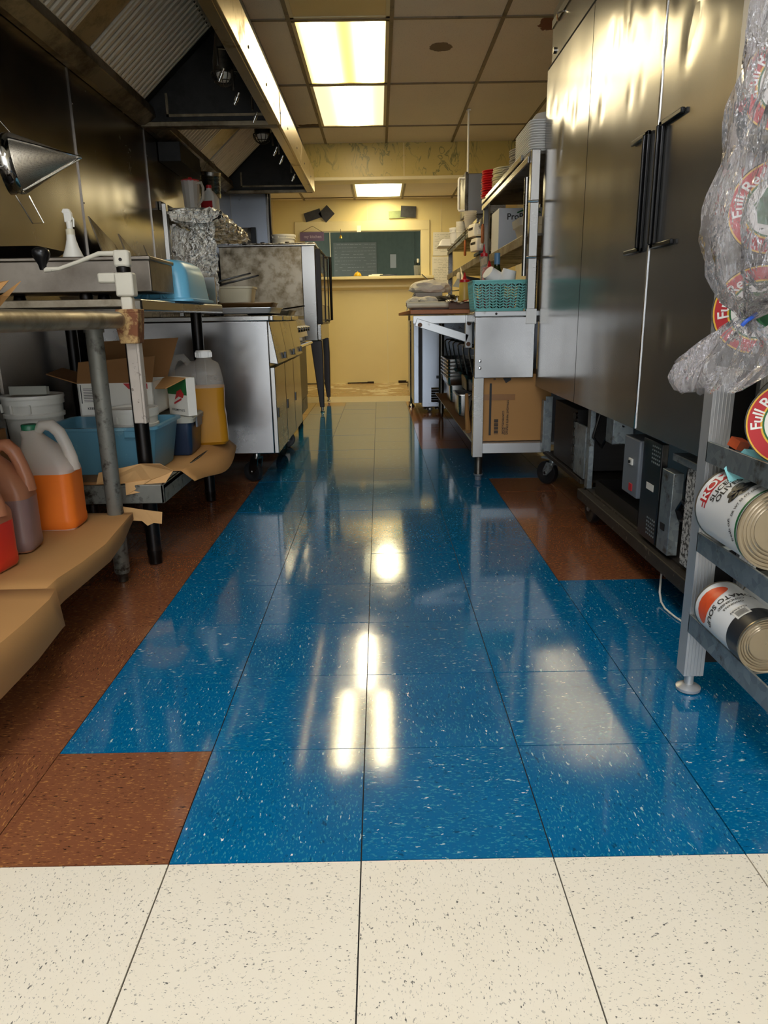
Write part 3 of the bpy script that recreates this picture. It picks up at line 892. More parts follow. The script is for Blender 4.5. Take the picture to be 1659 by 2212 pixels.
MB().tube([(-.03, 0, .345), (-.055, 0, .375), (-.085, 0, .37), (-.105, 0, .33), (-.108, 0, .25)], [.014, .016, .016, .016, .014], 10).build('handle', 'jug_shell_clear', oj, smooth=60)
cp = MB().lathe([(.033, .37), (.034, .395), (.031, .40)], 28, (.035, 0, 0)).build('cap', 'white_bright', oj, smooth=40)
rb = MB()
for i in range(18):
    a = 2 * PI * i / 18
    rb.box(.035 + .0345 * math.cos(a) - .0015, .035 + .0345 * math.cos(a) + .0015, .0345 * math.sin(a) - .0015, .0345 * math.sin(a) + .0015, .372, .392)
rb.build('cap_ribs', 'white_bright', cp, smooth=0)

def bucket(name, label, loc, r, h, lid=True, mat='white_plastic'):
    t = thing(name, label, 'bucket', loc, world=False)
    MB().lathe([(r * .84, 0), (r * .86, .005), (r * .97, h * .72), (r * 1.04, h * .72), (r * 1.045, h * .77), (r * .985, h * .78), (r * 1.0, h * .9), (r * 1.05, h * .9), (r * 1.05, h), (r * .98, h), (r * .95, h * .9)], 36).build('bucket_body', mat, t, smooth=40)
    if lid:
        MB().lathe([(r * 1.06, h - .006), (r * 1.075, h), (r * 1.06, h + .008), (r * .95, h + .008), (r * .93, h + .002), (.001, h + .002)], 36, cap=False).build('lid', mat, t, smooth=40)
    for i in (6, 7, 8):
        a = 2 * PI * i / 10
        MB().box(r * 1.05 * math.cos(a) - .004, r * 1.05 * math.cos(a) + .004, r * 1.05 * math.sin(a) - .004, r * 1.05 * math.sin(a) + .004, h * .80, h * .92).build('rim_lug', mat, t, smooth=0)
    return t
bucket('plastic_bucket', 'white plastic bucket with folded card in it, left of the frozen food carton', (-1.315, 2.72, .304), .104, .26)
solo('folded_card', MB().box(-1.385, -1.245, 2.69, 2.695, .573, .605).box(-1.385, -1.245, 2.71, 2.715, .573, .602), 'paper_grey', 'grey folded card standing in the left white bucket', 'card', bevel=.001)
bucket('plastic_bucket', 'white plastic bucket standing inside the pale blue tub', (-.90, 2.60, .318), .085, .205)

# open frozen food carton resting on the tub
fz = thing('food_carton', 'open frozen food carton with brown flaps and red ribbon print', 'box', (-1.02, 2.86, .484), world=False, rotz=.06)
cbm = MB().box(-.13, .15, -.13, .12, 0, .006).box(-.13, .15, -.13, -.125, 0, .125).box(-.13, .15, .115, .12, 0, .125).box(-.13, -.125, -.13, .12, 0, .125).box(.145, .15, -.13, .12, 0, .125)
fzb = cbm.build('carton_body', 'paper', fz, smooth=0)
fl1 = MB().add([(-.13, -.13, .125), (.15, -.13, .125), (.18, -.175, .225), (-.10, -.175, .205)], [(0, 1, 2, 3)]).add([(-.13, .12, .125), (.15, .12, .125), (.20, .16, .28), (-.12, .16, .27)], [(0, 1, 2, 3)])
fl1.add([(-.13, -.13, .125), (-.13, .12, .125), (-.26, .10, .17), (-.25, -.1, .16)], [(0, 1, 2, 3)])
fl1.build('carton_flap', 'cardboard_dark', fz, smooth=0, solid=.004)
pr = text_mb('KEEP FROZEN', .013); pr.xf(Matrix.Translation((-.06, -.1315, .03)) @ Matrix.Rotation(PI / 2, 4, 'X')); pr.build('print', 'ink', fzb, smooth=0)
ln = MB()
for i in range(9): ln.box(-.11, -.02 - .03 * (i % 3 == 2), -.1312, -.1302, .055 + i * .006, .057 + i * .006)
ln.box(-.12, -.117, -.1312, -.1302, .05, .12)
ln.build('print', 'ink', fzb, smooth=0)
rbn = MB().add([(.0, -.1315, .02), (.03, -.1315, .028), (.06, -.1315, .018), (.055, -.1315, .008), (.03, -.1315, .016), (.005, -.1315, .01)], [(0, 1, 4, 5), (1, 2, 3, 4)]).add([(.06, -.1315, .10), (.13, -.1315, .10), (.13, -.1315, .12), (.04, -.1315, .122)], [(0, 1, 2, 3)])
rbn.build('print', 'ink_red', fzb, smooth=0)
tx = text_mb('SUPER', .017); tx.xf(Matrix.Translation((.10, -.1325, .11)) @ Matrix.Rotation(PI / 2, 4, 'X')); tx.build('print', 'ink_white', fzb, smooth=0)
wb2 = thing('food_carton', 'white and green food carton with red ribbon and raised kraft flap, on the navy box', 'box', (-.80, 2.90, .464), world=False, rotz=-.75)
wbb = MB().box(-.07, .07, -.02, .02, 0, .15).build('carton_body', 'paper', wb2, bevel=.001)
MB().add([(-.07, -.021, .09), (.07, -.021, .09), (.07, -.021, .15), (-.07, -.021, .15)], [(0, 1, 2, 3)]).add([(-.069, -.0211, .082), (.069, -.0211, .082), (.069, -.0211, .09), (-.069, -.0211, .09)], [(0, 1, 2, 3)]).build('print', 'ink_green', wbb, smooth=0)
MB().add([(-.02, -.022, .06), (.0, -.022, .095), (.03, -.022, .105), (.05, -.022, .085), (.04, -.022, .07), (.01, -.022, .075)], [(0, 1, 4, 5), (1, 2, 3, 4)]).add([(-.025, -.022, .05), (.03, -.022, .07), (.03, -.022, .062), (-.025, -.022, .042)], [(0, 1, 2, 3)]).build('print', 'ink_red', wbb, smooth=0)
tx = text_mb('GOURMET TASTE', .012); tx.xf(Matrix.Translation((0, -.0215, .02)) @ Matrix.Rotation(PI / 2, 4, 'X')); tx.build('print', 'ink', wbb, smooth=0)
MB().add([(-.07, -.02, .15), (.07, -.02, .15), (.10, -.13, .12), (-.02, -.15, .115)], [(0, 1, 2, 3)]).build('carton_flap', 'cardboard', wb2, smooth=0, solid=.004)

# ------------------------------------------------------------------ griddle and what stands on it
gr = thing('countertop_griddle', 'low steel countertop griddle, its side panel facing the camera', 'griddle', (-1.1, 2.7, .90))
MB().box(-1.42, -.742, 2.45, 2.71, .925, 1.028).build('griddle_body', 'steel_griddle', gr, bevel=.004)
MB().box(-1.43, -.737, 2.44, 2.72, 1.022, 1.036).build('top_rim', 'steel_griddle', gr, bevel=.004)
for x, y in ((-1.28, 2.50), (-.98, 2.50), (-1.28, 2.66), (-.98, 2.66)):
    MB().lathe([(.02, 0), (.022, .012), (.018, .027)], 14, (x, y, .90)).build('foot', 'black_metal', gr)
sp = thing('spray_bottle', 'cream plastic spray bottle standing on the griddle', 'bottle', (-1.055, 2.62, 1.037), world=False)
MB().lathe([(.036, 0), (.037, .004), (.034, .015), (.022, .045), (.0155, .07), (.0135, .088)], 24).build('bottle_body', 'white_plastic', sp, smooth=60)
MB().lathe([(.0145, .085), (.0145, .102), (.012, .104)], 20).build('collar', 'cream_plastic', sp)
MB().lathe([(.010, .10), (.0105, .125), (.009, .13)], 16).box(-.013, .010, -.009, .009, .125, .158).prism([(-.012, .150), (-.02, .158), (-.014, .168), (.004, .168), (.012, .155), (.012, .13)], -.008, .008, 'y').build('spray_head', 'white_plastic', sp, bevel=.002)
MB().tube([(.006, 0, .15), (.016, 0, .135), (.014, 0, .11)], .003, 8).build('trigger', 'white_plastic', sp)
pn = thing('black_pan', 'black rectangular pan lying on the griddle at the left border', 'pan', (-1.27, 2.58, 1.037), world=False)
MB().rloft(rbox_loft([(0, .12, .08, .01), (.004, .125, .085, .012), (.032, .16, .115, .015), (.036, .166, .121, .015), (.034, .156, .111, .015), (.008, .12, .08, .012)], 4)).build('pan_body', 'black_metal', pn, smooth=30)
for i, (x, y, w, h, lean, m_) in enumerate([(-1.43, 3.78, .40, .26, .25, 'steel_dull'), (-1.42, 4.15, .38, .22, .3, 'steel_dull'), (-1.415, 4.55, .26, .20, .2, 'steel_dull')]):
    b = MB().hexa([(x + .13, y, .905), (x + .138, y, .905), (x + .138, y + w, .905), (x + .13, y + w, .905)], [(x + .02, y - .05, 1.03 + h + .04), (x + .028, y - .05, 1.03 + h + .04), (x + .028, y + w - .12, 1.02 + h - .05), (x + .02, y + w - .12, 1.02 + h - .05)])
    solo('steel_plate', b, m_, ['loose steel plate leaning on the left wall, nearest the spray bottle', 'loose steel plate leaning on the left wall, middle of three', 'loose steel plate leaning on the left wall, nearest the foil'][i], 'plate', group='leaning steel plates', bevel=.001)
solo('steel_tray', MB().rloft(rbox_loft([(0, .07, .05, .008), (.03, .085, .06, .01), (.032, .08, .055, .01), (.004, .066, .046, .008)], 3)), 'steel_dull', 'shallow steel tray behind the spray bottle', 'tray', loc=(-1.20, 3.05, .902))

# can opener clamped to the table corner
co = thing('can_opener', 'table mounted can opener with white crank arm and black knob', 'can opener', (-.775, 2.285, .84))
MB().box(-.805, -.735, 2.262, 2.325, .855, .868).hexa([(-.80, 2.262, .765), (-.745, 2.262, .765), (-.745, 2.325, .765), (-.80, 2.325, .765)], [(-.815, 2.262, .858), (-.735, 2.262, .858), (-.735, 2.325, .858), (-.815, 2.325, .858)]).build('clamp', plain('rusty', '#7a4a2c', .7, metal=.3, var=.3, vs=30, dirt='#c2a06a', dirt_at=(.5, .6), ds=20), co, bevel=.003)
MB().box(-.79, -.757, 2.283, 2.305, .515, .80).box(-.757, -.748, 2.275, 2.313, .515, .80).build('shaft', plain('pitted_white', '#b4a99c', .55, var=.15, vs=25, dirt='#4b3a2e', dirt_at=(.6, .68), ds=35), co, bevel=.003)
bd = MB().box(-.80, -.745, 2.27, 2.315, .905, .975).box(-.855, -.80, 2.28, 2.30, .945, .975).box(-.79, -.755, 2.275, 2.31, .855, .905)
bd.build('body', plain('cast_white', '#cfc8b6', .5, var=.1, vs=20, dirt='#8d7f66', dirt_at=(.62, .72), ds=30), co, bevel=.006)
MB().lathe([(.02, .975), (.021, .98), (.021, .99), (.018, .993)], 20, (-.775, 2.292, 0)).build('gear_collar', 'black_metal', co)
hd = MB().box(-.80, -.752, 2.275, 2.31, .99, 1.04).build('crank_hub', 'cast_white', co, bevel=.008)
MB().cyl((-.776, 2.272, 1.012), (-.776, 2.277, 1.012), .005, .005, 10).build('pin', 'black_metal', hd)
MB().tube([(-.79, 2.285, 1.03), (-.84, 2.28, 1.03), (-.90, 2.275, 1.008), (-.96, 2.27, .988), (-1.005, 2.27, .985)], [.008, .007, .006, .006, .008], 10).build('crank_arm', 'cast_white', co)
MB().lathe([(.009, .985), (.012, 1.0), (.022, 1.018), (.026, 1.03), (.024, 1.042), (.014, 1.048), (.001, 1.049)], 20, (-1.01, 2.27, 0)).build('knob', 'black_plastic', co, smooth=60)

# conical strainer hanging on the wall
k = NT('mesh_metal')                      # perforated sheet
v = k.coord((1, 1, 1))
vo = k.voro(v, 330, rand=.2)
hole = k.ramp(vo.outputs['Distance'], [(.26, (0, 0, 0)), (.34, (1, 1, 1))])
k.bsdf(k.mix(hole, srgb('#2a241c'), srgb('#d2c8b6')), .35, .9)
k.bump(vo.outputs['Distance'], .4, .001)
MATS['mesh_metal'] = k.m
cs = thing('conical_strainer', 'conical perforated strainer hanging on the left steel wall', 'strainer', (-1.325, 2.77, 1.375), world=False, rot=(0, 0, 0))
Mx = Matrix.Translation((0, 0, 0))
dirv = Vector((.27, .07, .035)).normalized()
q = dirv.to_track_quat('Z', 'Y').to_matrix().to_4x4()
MB().lathe([(.098, 0), (.10, .05)], 36, cap=False).xf(q).build('rim_band', 'chrome', cs, solid=.002)
cone = MB().lathe([(.0985, .05), (.0975, .055), (.004, .255), (.001, .257)], 40, cap=False).xf(q).build('mesh_cone', 'mesh_metal', cs, smooth=60)
stp = MB()
for a in (.3, 2.4, 4.4):
    stp.tube([(.099 * math.cos(a), .099 * math.sin(a), .05), (.005 * math.cos(a), .005 * math.sin(a), .258)], .004, 8)
stp.xf(q).build('cone_strap', 'chrome', cone)
MB().lathe([(.006, .248), (.009, .255), (.004, .268)], 12).xf(q).build('tip', 'chrome', cone)
MB().tube([(.0, -.03, .095), (-.04, -.03, .19), (-.04, .03, .195), (.04, .05, .09)], .0022, 6).build('hanging_hook', 'chrome', cs)
MB().tube([(.03, .0, -.10), (.06, .04, -.19), (.085, .075, -.185), (.055, .05, -.095)], .0025, 6).build('rest_loop', 'chrome', cs)
hb = MB().hexa([(-.02, -.09, -.05), (.01, -.10, -.05), (.03, -.08, -.02), (-.01, -.075, -.02)], [(-.1, -.30, -.11), (-.07, -.31, -.11), (-.06, -.30, -.085), (-.09, -.29, -.085)])
hb.build('handle', 'steel', cs, bevel=.003)
solo('hanging_rod', MB().tube([(-1.42, 2.73, 1.60), (-1.40, 2.735, 1.5), (-1.40, 2.74, 1.12)], .0035, 8).tube([(-1.445, 2.73, 1.55), (-1.38, 2.76, 1.525), (-1.375, 2.765, 1.535)], .004, 8), 'chrome', 'thin wire utensil hanging on the wall behind the strainer', 'utensil')
# ------------------------------------------------------------------ left: fryer bank
def caster(t, x, y, h=.15, r=.052, mat='steel', turn=0):
    """swivel caster as a part with wheel, fork and stem"""
    c = MB().box(-.04, .04, -.04, .04, h - .008, h).cyl((0, 0, h - .008), (0, 0, h - .035), .018, .018, 14).lathe([(.026, h - .04), (.026, h - .03)], 16)
    for s in (-1, 1):
        c.prism([(-.024, h - .032), (.024, h - .032), (.045, r + .012), (.04, r - .014), (.02, r - .012), (-.012, r + .02)], s * .019 - .002, s * .019 + .002, 'y')
    c.box(-.024, .024, -.019, .019, h - .036, h - .030)
    M_ = Matrix.Translation((x, y, 0)) @ Matrix.Rotation(turn, 4, 'Z')
    co = c.xf(M_).build('caster', mat, t, smooth=35)
    w = MB().lathe([(.008, -.015), (r * .5, -.014), (r * .55, -.016), (r * .94, -.016), (r, -.009), (r, .009), (r * .94, .016), (r * .55, .016), (r * .5, .014), (.008, .015)], 28, (.03, 0, r), 'y').xf(M_)
    w.build('wheel', 'rubber', co, smooth=40)
    MB().cyl((.03, -.024, r), (.03, .024, r), .008, .008, 10).xf(M_).build('axle', 'steel', co)
    return co
FX = -.53
fy = thing('fryer_bank', 'stainless steel deep fryer bank with three vats on casters', 'fryer', (-.95, 4.2, 0))
MB().box(-1.38, -.548, 3.62, 4.80, .165, .825).build('body', 'steel_swirl', fy, bevel=.004)
MB().box(-1.38, -.538, 3.612, 4.808, .825, .85).build('top_deck', 'steel', fy, bevel=.004)
for i in range(3):
    y0 = 3.622 + i * .393; y1 = y0 + .389
    d = MB().hexa([(-.548, y0, .62), (-.548, y1, .62), (-.505, y1, .615), (-.505, y0, .615)], [(-.548, y0, .823), (-.548, y1, .823), (-.54, y1, .823), (-.54, y0, .823)]).build('control_panel', 'steel', fy, bevel=.003)
    MB().box(-.509, -.495, y0 + .25, y0 + .275, .632, .665).build('toggle', 'black_plastic', d, bevel=.002)
    MB().box(-.538, -.522, y0 + .02, y1 - .02, .826, .85).build('spill_lip', 'steel', fy, bevel=.003)
    e = MB().box(-.548, -.525, y0 + .004, y1 - .004, .165, .600).build('door', 'steel', fy, bevel=.003)
    MB().box(-.527, -.52, y0 + .04, y0 + .075, .345, .395).build('door_pull', 'black_plastic', e, bevel=.002)
for x, y, tn in ((-.655, 3.70, 2.6), (-.64, 4.43, 1.2), (-.66, 4.74, .3), (-1.3, 3.75, 0), (-1.3, 4.70, 0)):
    caster(fy, x, y, .168, .055, 'steel', tn)
# sheet trays, basket, bins on the fryers
def tray(name, label, loc, w, d, h, mat, rotz=0, tilt=None, cat='tray', group=None):
    b = MB().rloft(rbox_loft([(0, w / 2 - .012, d / 2 - .012, .012), (.002, w / 2 - .01, d / 2 - .01, .012), (h, w / 2, d / 2, .015), (h, w / 2 + .006, d / 2 + .006, .018), (h - .003, w / 2 + .006, d / 2 + .006, .018), (h - .002, w / 2 - .003, d / 2 - .003, .014), (.004, w / 2 - .014, d / 2 - .014, .01)], 3))
    return solo(name, b, mat, label, cat, loc=loc, rot=tilt or (0, 0, rotz), smooth=30, group=group)
tray('sheet_tray', 'battered aluminium sheet tray lying on the fryers', (-.72, 3.86, .862), .38, .42, .028, 'alu')
tray('sheet_tray', 'brown greasy sheet tray propped on the aluminium tray', (-.76, 4.24, .892), .34, .30, .03, plain('greasy', '#6b4e2c', .35, metal=.5, var=.3, vs=8), .05)
tray('sheet_tray', 'dull steel tray at the far end of the fryers', (-.64, 4.56, .862), .22, .36, .03, 'steel_dull', 0, (0, .08, 0))
tub('plastic_bin', 'cream plastic bin standing on the fryers', (-.80, 4.20, .924), .05, .20, .24, .085, 'cream_plastic', .9, .008, cat='bin')
def fry_basket(label, loc, rz, hl):
    t = thing('fry_basket', label, 'basket', loc, world=False, rotz=rz)
    w, d, h = .26, .17, .06
    for i in range(14):
        x = -w / 2 + w * i / 13
        if i == 0:
            pr_ = MB().tube([(0, -d / 2, h), (0, -d / 2, 0), (0, d / 2, 0), (0, d / 2, h)], .0013, 5).build('wire', 'steel_dull', t); pr_.location.x = x
        else: share(pr_, 'wire', t, (x, 0, 0))
    for j in range(5):
        q = .06 * j / 4
        MB().tube([(-w / 2, -d / 2, q), (w / 2, -d / 2, q), (w / 2, d / 2, q), (-w / 2, d / 2, q)], .0013 if j < 4 else .003, 5, closed=True).build('hoop', 'steel_dull', t)
    MB().tube([(w / 2, -.02, h), (w / 2 + .02, -.012, h + .10), (w / 2 + .02, .012, h + .10), (w / 2, .02, h)], .003, 6).build('handle_bracket', 'chrome', t)
    MB().tube([(w / 2 + .02 - .03, -.012, h + .09), (w / 2 + hl, -.006, h + .14), (w / 2 + hl + .01, 0, h + .143), (w / 2 + hl, .006, h + .14), (w / 2 - .01, .012, h + .09)], .0045, 8).build('handle', 'black_plastic', t)
    return t
fry_basket('wire fry basket with black handle, nearest the splash plate', (-.99, 3.74, .852), .03, .21)
fry_basket('wire fry basket with black handle, behind the nearest basket', (-.99, 3.935, .852), .0, .22)
# foil covered shelf above the fryers
k = NT('foil')
v = k.coord((1, 1, 1))
vo = k.voro(v, 34, 'F1'); n2 = k.noise(v, 55, 4, .7)
k.bsdf(srgb('#ece8de'), .14, 1.0)
k.bump(k.math('ADD', vo.outputs['Distance'], k.math('MULTIPLY', n2, .8)), 1.0, .02)
MATS['foil'] = k.m
rf = random.Random(5)
def crumple(mb, amp, seed=1):
    r_ = random.Random(seed)
    mb.v = [(x + r_.uniform(-amp, amp), y + r_.uniform(-amp, amp), z + r_.uniform(-amp, amp)) for x, y, z in mb.v]
    return mb
fs = thing('foil_shelf', 'steel shelf over the fryers wrapped in crumpled aluminium foil', 'shelf', (-.95, 3.8, .86))
def foil_slab(u, v):
    a = 2 * PI * v
    y = 3.46 + .66 * u
    w = .118 - .01 * u
    ca, sa = math.cos(a), math.sin(a)
    return (-.825 + w * math.copysign(abs(ca) ** .5, ca) + .02 * u, y, 1.292 + .026 * math.copysign(abs(sa) ** .7, sa) - .03 * u)
sl = MB().grid(foil_slab, 34, 30)
for u0 in (0, 1):
    sl.add([foil_slab(u0, i / 30) for i in range(30)], [tuple(range(30))])
crumple(sl, .009, 2).build('foil_slab', 'foil', fs, smooth=0, fix=False)
pn_ = MB().grid(lambda u, v: (-.965 + .205 * u, 3.555 + .012 * math.sin(u * 9), .92 + (.345 - .06 * u) * v), 16, 20)
crumple(pn_, .005, 4).build('foil_panel', 'foil', fs, smooth=0, fix=False, solid=.002)
sk = MB().grid(lambda u, v: (-.88 + .13 * u, 3.50 + .05 * v, 1.275 - .20 * v * u - .02 * v), 12, 12)
crumple(sk, .007, 6).build('foil_skirt', 'foil', fs, smooth=0, fix=False, solid=.001)
MB().box(-.965, -.945, 3.44, 3.47, .91, 1.34).box(-.96, -.94, 3.57, 3.6, .851, 1.27).box(-.93, -.73, 3.5, 4.1, 1.275, 1.285).build('shelf_frame', 'steel', fs, bevel=.002)
# pitcher, jug, tin
pt = thing('plastic_pitcher', 'clear fluted plastic pitcher with red lid on the wall shelf behind the foil', 'pitcher', (-1.27, 5.28, 1.558), world=False, rotz=-.5)
MB().lathe([(.048, 0), (.05, .005), (.062, .185), (.064, .19), (.06, .19), (.047, .01)], 12).build('pitcher_body', 'frost_plastic', pt, smooth=0)
MB().tube([(.055, 0, .17), (.095, 0, .175), (.11, 0, .14), (.10, 0, .07), (.055, 0, .035)], .009, 8).build('handle', 'frost_plastic', pt)
MB().lathe([(.062, .185), (.06, .197), (.015, .2), (.012, .215), (.001, .216)], 16).build('lid', 'red_plastic', pt)
wj = thing('white_jug', 'white plastic jug with red printed label behind the pitcher', 'jug', (-1.22, 5.62, 1.558), world=False, rotz=-.3)
MB().rloft(rbox_loft([(0, .06, .045, .02), (.13, .06, .045, .02), (.17, .04, .035, .025), (.19, .018, .018, .015), (.21, .018, .018, .015)], 4)).build('jug_body', 'white_plastic', wj, smooth=50)
MB().box(-.045, .045, -.047, -.045, .05, .11).build('label', 'ink_red', wj, smooth=0)
MB().box(-.04, .04, -.0475, -.0465, .015, .04).build('label', 'paper', wj, smooth=0)
MB().lathe([(.02, .2), (.02, .222)], 16).build('cap', 'red_plastic', wj)
tn = thing('tin_can', 'ribbed tin can hanging under the far hood by the left wall', 'can', (-1.27, 5.90, 1.74), world=False, rot=(.15, .1, 0))
pf = [(.0, .0), (.074, .0), (.076, .003)]
for i in range(14): pf += [(.076, .03 + i * .009), (.0735, .0345 + i * .009)]
pf += [(.076, .175), (.078, .178), (.075, .178)]
MB().lathe(pf, 32).build('can_body', 'steel', tn, smooth=20)
MB().tube([(-.07, 0, .17), (-.02, 0, .25), (.02, 0, .25), (.07, 0, .17)], .002, 6).build('wire', 'steel_dark', tn)
solo('wall_shelf', MB().box(-1.447, -1.15, 5.1, 6.1, 1.545, 1.557).box(-1.447, -1.43, 5.1, 6.1, 1.557, 1.60), 'steel_dark', 'narrow steel wall shelf holding the pitcher', 'shelf', bevel=.002)
hk = solo('wall_bracket', MB().box(-1.447, -1.30, 5.2, 5.75, 1.86, 1.98).box(-1.447, -1.36, 5.75, 6.05, 1.9, 1.98), 'hood_dark', 'dark steel box fixed to the wall under the hoods', 'bracket', bevel=.003)

# ------------------------------------------------------------------ left: range
rg = thing('cooking_range', 'steel range with black oven door between fryers and tall oven', 'range', (-.98, 5.4, 0))
MB().box(-1.38, -.62, 4.86, 5.92, .12, .83).build('body', 'steel', rg, bevel=.004)
MB().box(-1.38, -.60, 4.855, 5.925, .83, .86).build('cooktop', 'black_metal', rg, bevel=.004)
cpn = MB().hexa([(-.62, 4.86, .70), (-.62, 5.92, .70), (-.575, 5.92, .70), (-.575, 4.86, .70)], [(-.62, 4.86, .83), (-.62, 5.92, .83), (-.60, 5.92, .83), (-.60, 4.86, .83)]).build('control_panel', 'steel', rg, bevel=.003)
for i in range(6):
    MB().cyl((-.585, 4.98 + i * .165, .765), (-.548, 4.98 + i * .165, .76), .022, .018, 16).build('knob', 'black_plastic', cpn)
dr = MB().box(-.62, -.592, 4.88, 5.90, .235, .665).build('oven_door', 'black_metal', rg, bevel=.006)
MB().tube([(-.59, 4.93, .64), (-.545, 4.93, .65), (-.545, 5.85, .65), (-.59, 5.85, .64)], .013, 10).build('door_handle', 'chrome', dr)
MB().box(-.62, -.60, 4.87, 5.91, .12, .225).build('kick_panel', 'steel_dark', rg, bevel=.003)
for x, y in ((-.66, 4.93), (-.66, 5.85), (-1.32, 4.93), (-1.32, 5.85)):
    MB().lathe([(.02, 0), (.024, .01), (.02, .05), (.02, .13)], 14, (x, y, 0)).build('leg', 'black_metal', rg)
# tongs and utensils on the range
solo('black_skillet', MB().lathe([(.0, 0), (.11, .0), (.145, .04), (.14, .04), (.107, .006), (.0, .006)], 28, cap=False).bar((.14, 0, .035), (.32, 0, .055), .022, .008), 'black_metal', 'black skillet on the range beyond the fryers', 'pan', loc=(-.80, 5.15, .862), rot=(0, 0, -.4))

# ------------------------------------------------------------------ left: tall convection oven
cv = thing('convection_oven', 'tall steel convection oven on tapered black legs', 'oven', (-.95, 7.05, 0))
MB().box(-1.37, -.66, 6.525, 7.55, .645, 1.44).build('side_body', 'steel_dull', cv, bevel=.004)
MB().prism([(-1.1, .72), (-.665, .69), (-.655, .645), (-1.1, .645)], 6.505, 6.53, 'y').build('side_flange', 'steel_dull', cv, bevel=.002)
MB().box(-.66, -.545, 6.52, 7.555, .645, 1.44).build('front_column', 'steel', cv, bevel=.004)
MB().box(-1.38, -.535, 6.515, 7.56, 1.44, 1.455).build('top_cover', 'steel', cv, bevel=.004)
for y0, y1 in ((6.56, 7.03), (7.05, 7.52)):
    dd = MB().box(-.545, -.51, y0, y1, .80, 1.405).build('door', 'steel', cv, bevel=.004)
    fr = MB()
    for a, b, c_, d_ in ((y0 - .012, y0 + .006, .79, 1.415), (y1 - .006, y1 + .012, .79, 1.415)): fr.box(-.54, -.50, a, b, c_, d_)
    fr.box(-.54, -.50, y0, y1, .785, .80).box(-.54, -.50, y0, y1, 1.405, 1.42)
    fr.build('door_frame', 'black_metal', dd, bevel=.002)
    MB().box(-.512, -.505, y0 + .09, y1 - .09, .95, 1.28).build('door_glass', plain('oven_glass', '#2b241b', .06, var=.1), dd, bevel=.002)
MB().tube([(-.51, 7.10, 1.39), (-.452, 7.10, 1.39), (-.452, 7.10, .82), (-.51, 7.10, .82)], .013, 10).build('door_handle', 'black_metal', cv)
MB().box(-.545, -.515, 6.53, 7.545, .65, .785).build('control_panel', 'steel', cv, bevel=.003)
for x in (-.565, -1.30):
    for y in (6.60, 7.47):
        l = MB().rloft([[(x + sx * .052, y + sy * .05, .645) for sx, sy in ((-1, -1), (1, -1), (1, 1), (-1, 1))], [(x + .01 + sx * .047, y + sy * .045, .5) for sx, sy in ((-1, -1), (1, -1), (1, 1), (-1, 1))], [(x + .03 + sx * .02, y + sy * .02, .045) for sx, sy in ((-1, -1), (1, -1), (1, 1), (-1, 1))]]).build('leg', plain('leg_brown', '#201613', .3, var=.3) if 'leg_brown' not in MATS else 'leg_brown', cv, bevel=.006)
        MB().lathe([(.018, 0), (.02, .008), (.011, .014), (.011, .046)], 14, (x + .03, y, 0)).build('foot', 'steel', l)
bucket('plastic_bucket', 'small white plastic bucket on top of the tall oven', (-.86, 6.95, 1.457), .105, .11)
tray('foil_tray', 'foil lined tray with black lids on top of the tall oven', (-.85, 6.72, 1.457), .60, .22, .018, 'foil')
for i, (x, y) in enumerate(((-1.02, 6.72), (-.80, 6.70))):
    solo('pan_lid', MB().lathe([(.0, .03), (.02, .03), (.022, .02), (.08, .012), (.085, 0), (.08, 0), (.02, .015), (.0, .016)], 24, cap=False), 'black_metal', ['black pan lid on the foil tray, left one', 'black pan lid on the foil tray, right one'][i], 'lid', loc=(x, y, 1.462), group='black pan lids on the tall oven')
solo('wire_stand', MB().tube([(-1.30, 6.62, 1.457), (-1.30, 6.62, 1.53), (-1.20, 6.62, 1.53), (-1.20, 6.62, 1.457)], .004, 6).tube([(-1.25 + .035 * math.cos(a), 6.62, 1.555 + .025 * math.sin(a)) for a in [2 * PI * i / 14 for i in range(14)]], .004, 6, closed=True), 'steel_dark', 'small bent wire stand on top of the tall oven', 'stand')

# steel partition at the end of the cook line
pw = struct('wall_partition', MB().box(-1.45, -1.10, 7.62, 7.66, 0, 2.19), 'steel_blue', label='steel end panel of the cook line', bevel=.002)
MB().box(-1.10, -1.075, 7.60, 7.67, 0, 2.19).build('corner_post', 'steel', pw, bevel=.002)
MB().box(-1.075, -1.055, 7.60, 7.67, 0, 2.19).build('post_edge', 'black_metal', pw, smooth=0)
ob = MB().box(-1.36, -1.215, 7.59, 7.62, 1.56, 1.72).build('outlet_box', 'steel_dark', pw, bevel=.003)
MB().box(-1.26, -1.21, 7.575, 7.592, 1.56, 1.72).build('plug', 'black_plastic', ob, bevel=.003)

# ------------------------------------------------------------------ far end: what hangs on wall and window
FY0 = FY - .019
sw = MB().box(-1.40, -1.33, FY - .006, FY, 1.68, 1.80)
s_ = solo('light_switch', sw, 'wall_cream_trim', 'cream switch plate on the far wall by the steel partition', 'switch', bevel=.003)
MB().box(-1.375, -1.355, FY - .014, FY - .005, 1.725, 1.755).build('toggle', 'wall_cream_trim', s_, bevel=.002)
sg = thing('hanging_sign', 'small purple sign hanging in the pass-through window', 'sign', (-.76, FY - .05, 1.82))
MB().box(-.97, -.67, FY - .045, FY - .035, 1.775, 1.88).build('sign_board', plain('sign_purple', '#6c5878', .5), sg, bevel=.002)
tx = text_mb('my kitchen', .05); tx.xf(Matrix.Translation((-.81, FY - .0465, 1.825)) @ Matrix.Rotation(PI / 2, 4, 'X')); tx.build('lettering', plain('sign_letter', '#b7a6bd', .5), sg, smooth=0)
MB().tube([(-.95, FY - .04, 1.88), (-.81, FY - .035, 1.95), (-.69, FY - .04, 1.88)], .003, 6).build('cord', 'wood_dark', sg)
bl = thing('hanging_bell', 'small brass bell hanging at the top of the pass-through window', 'bell', (-.46, FY - .04, 1.84))
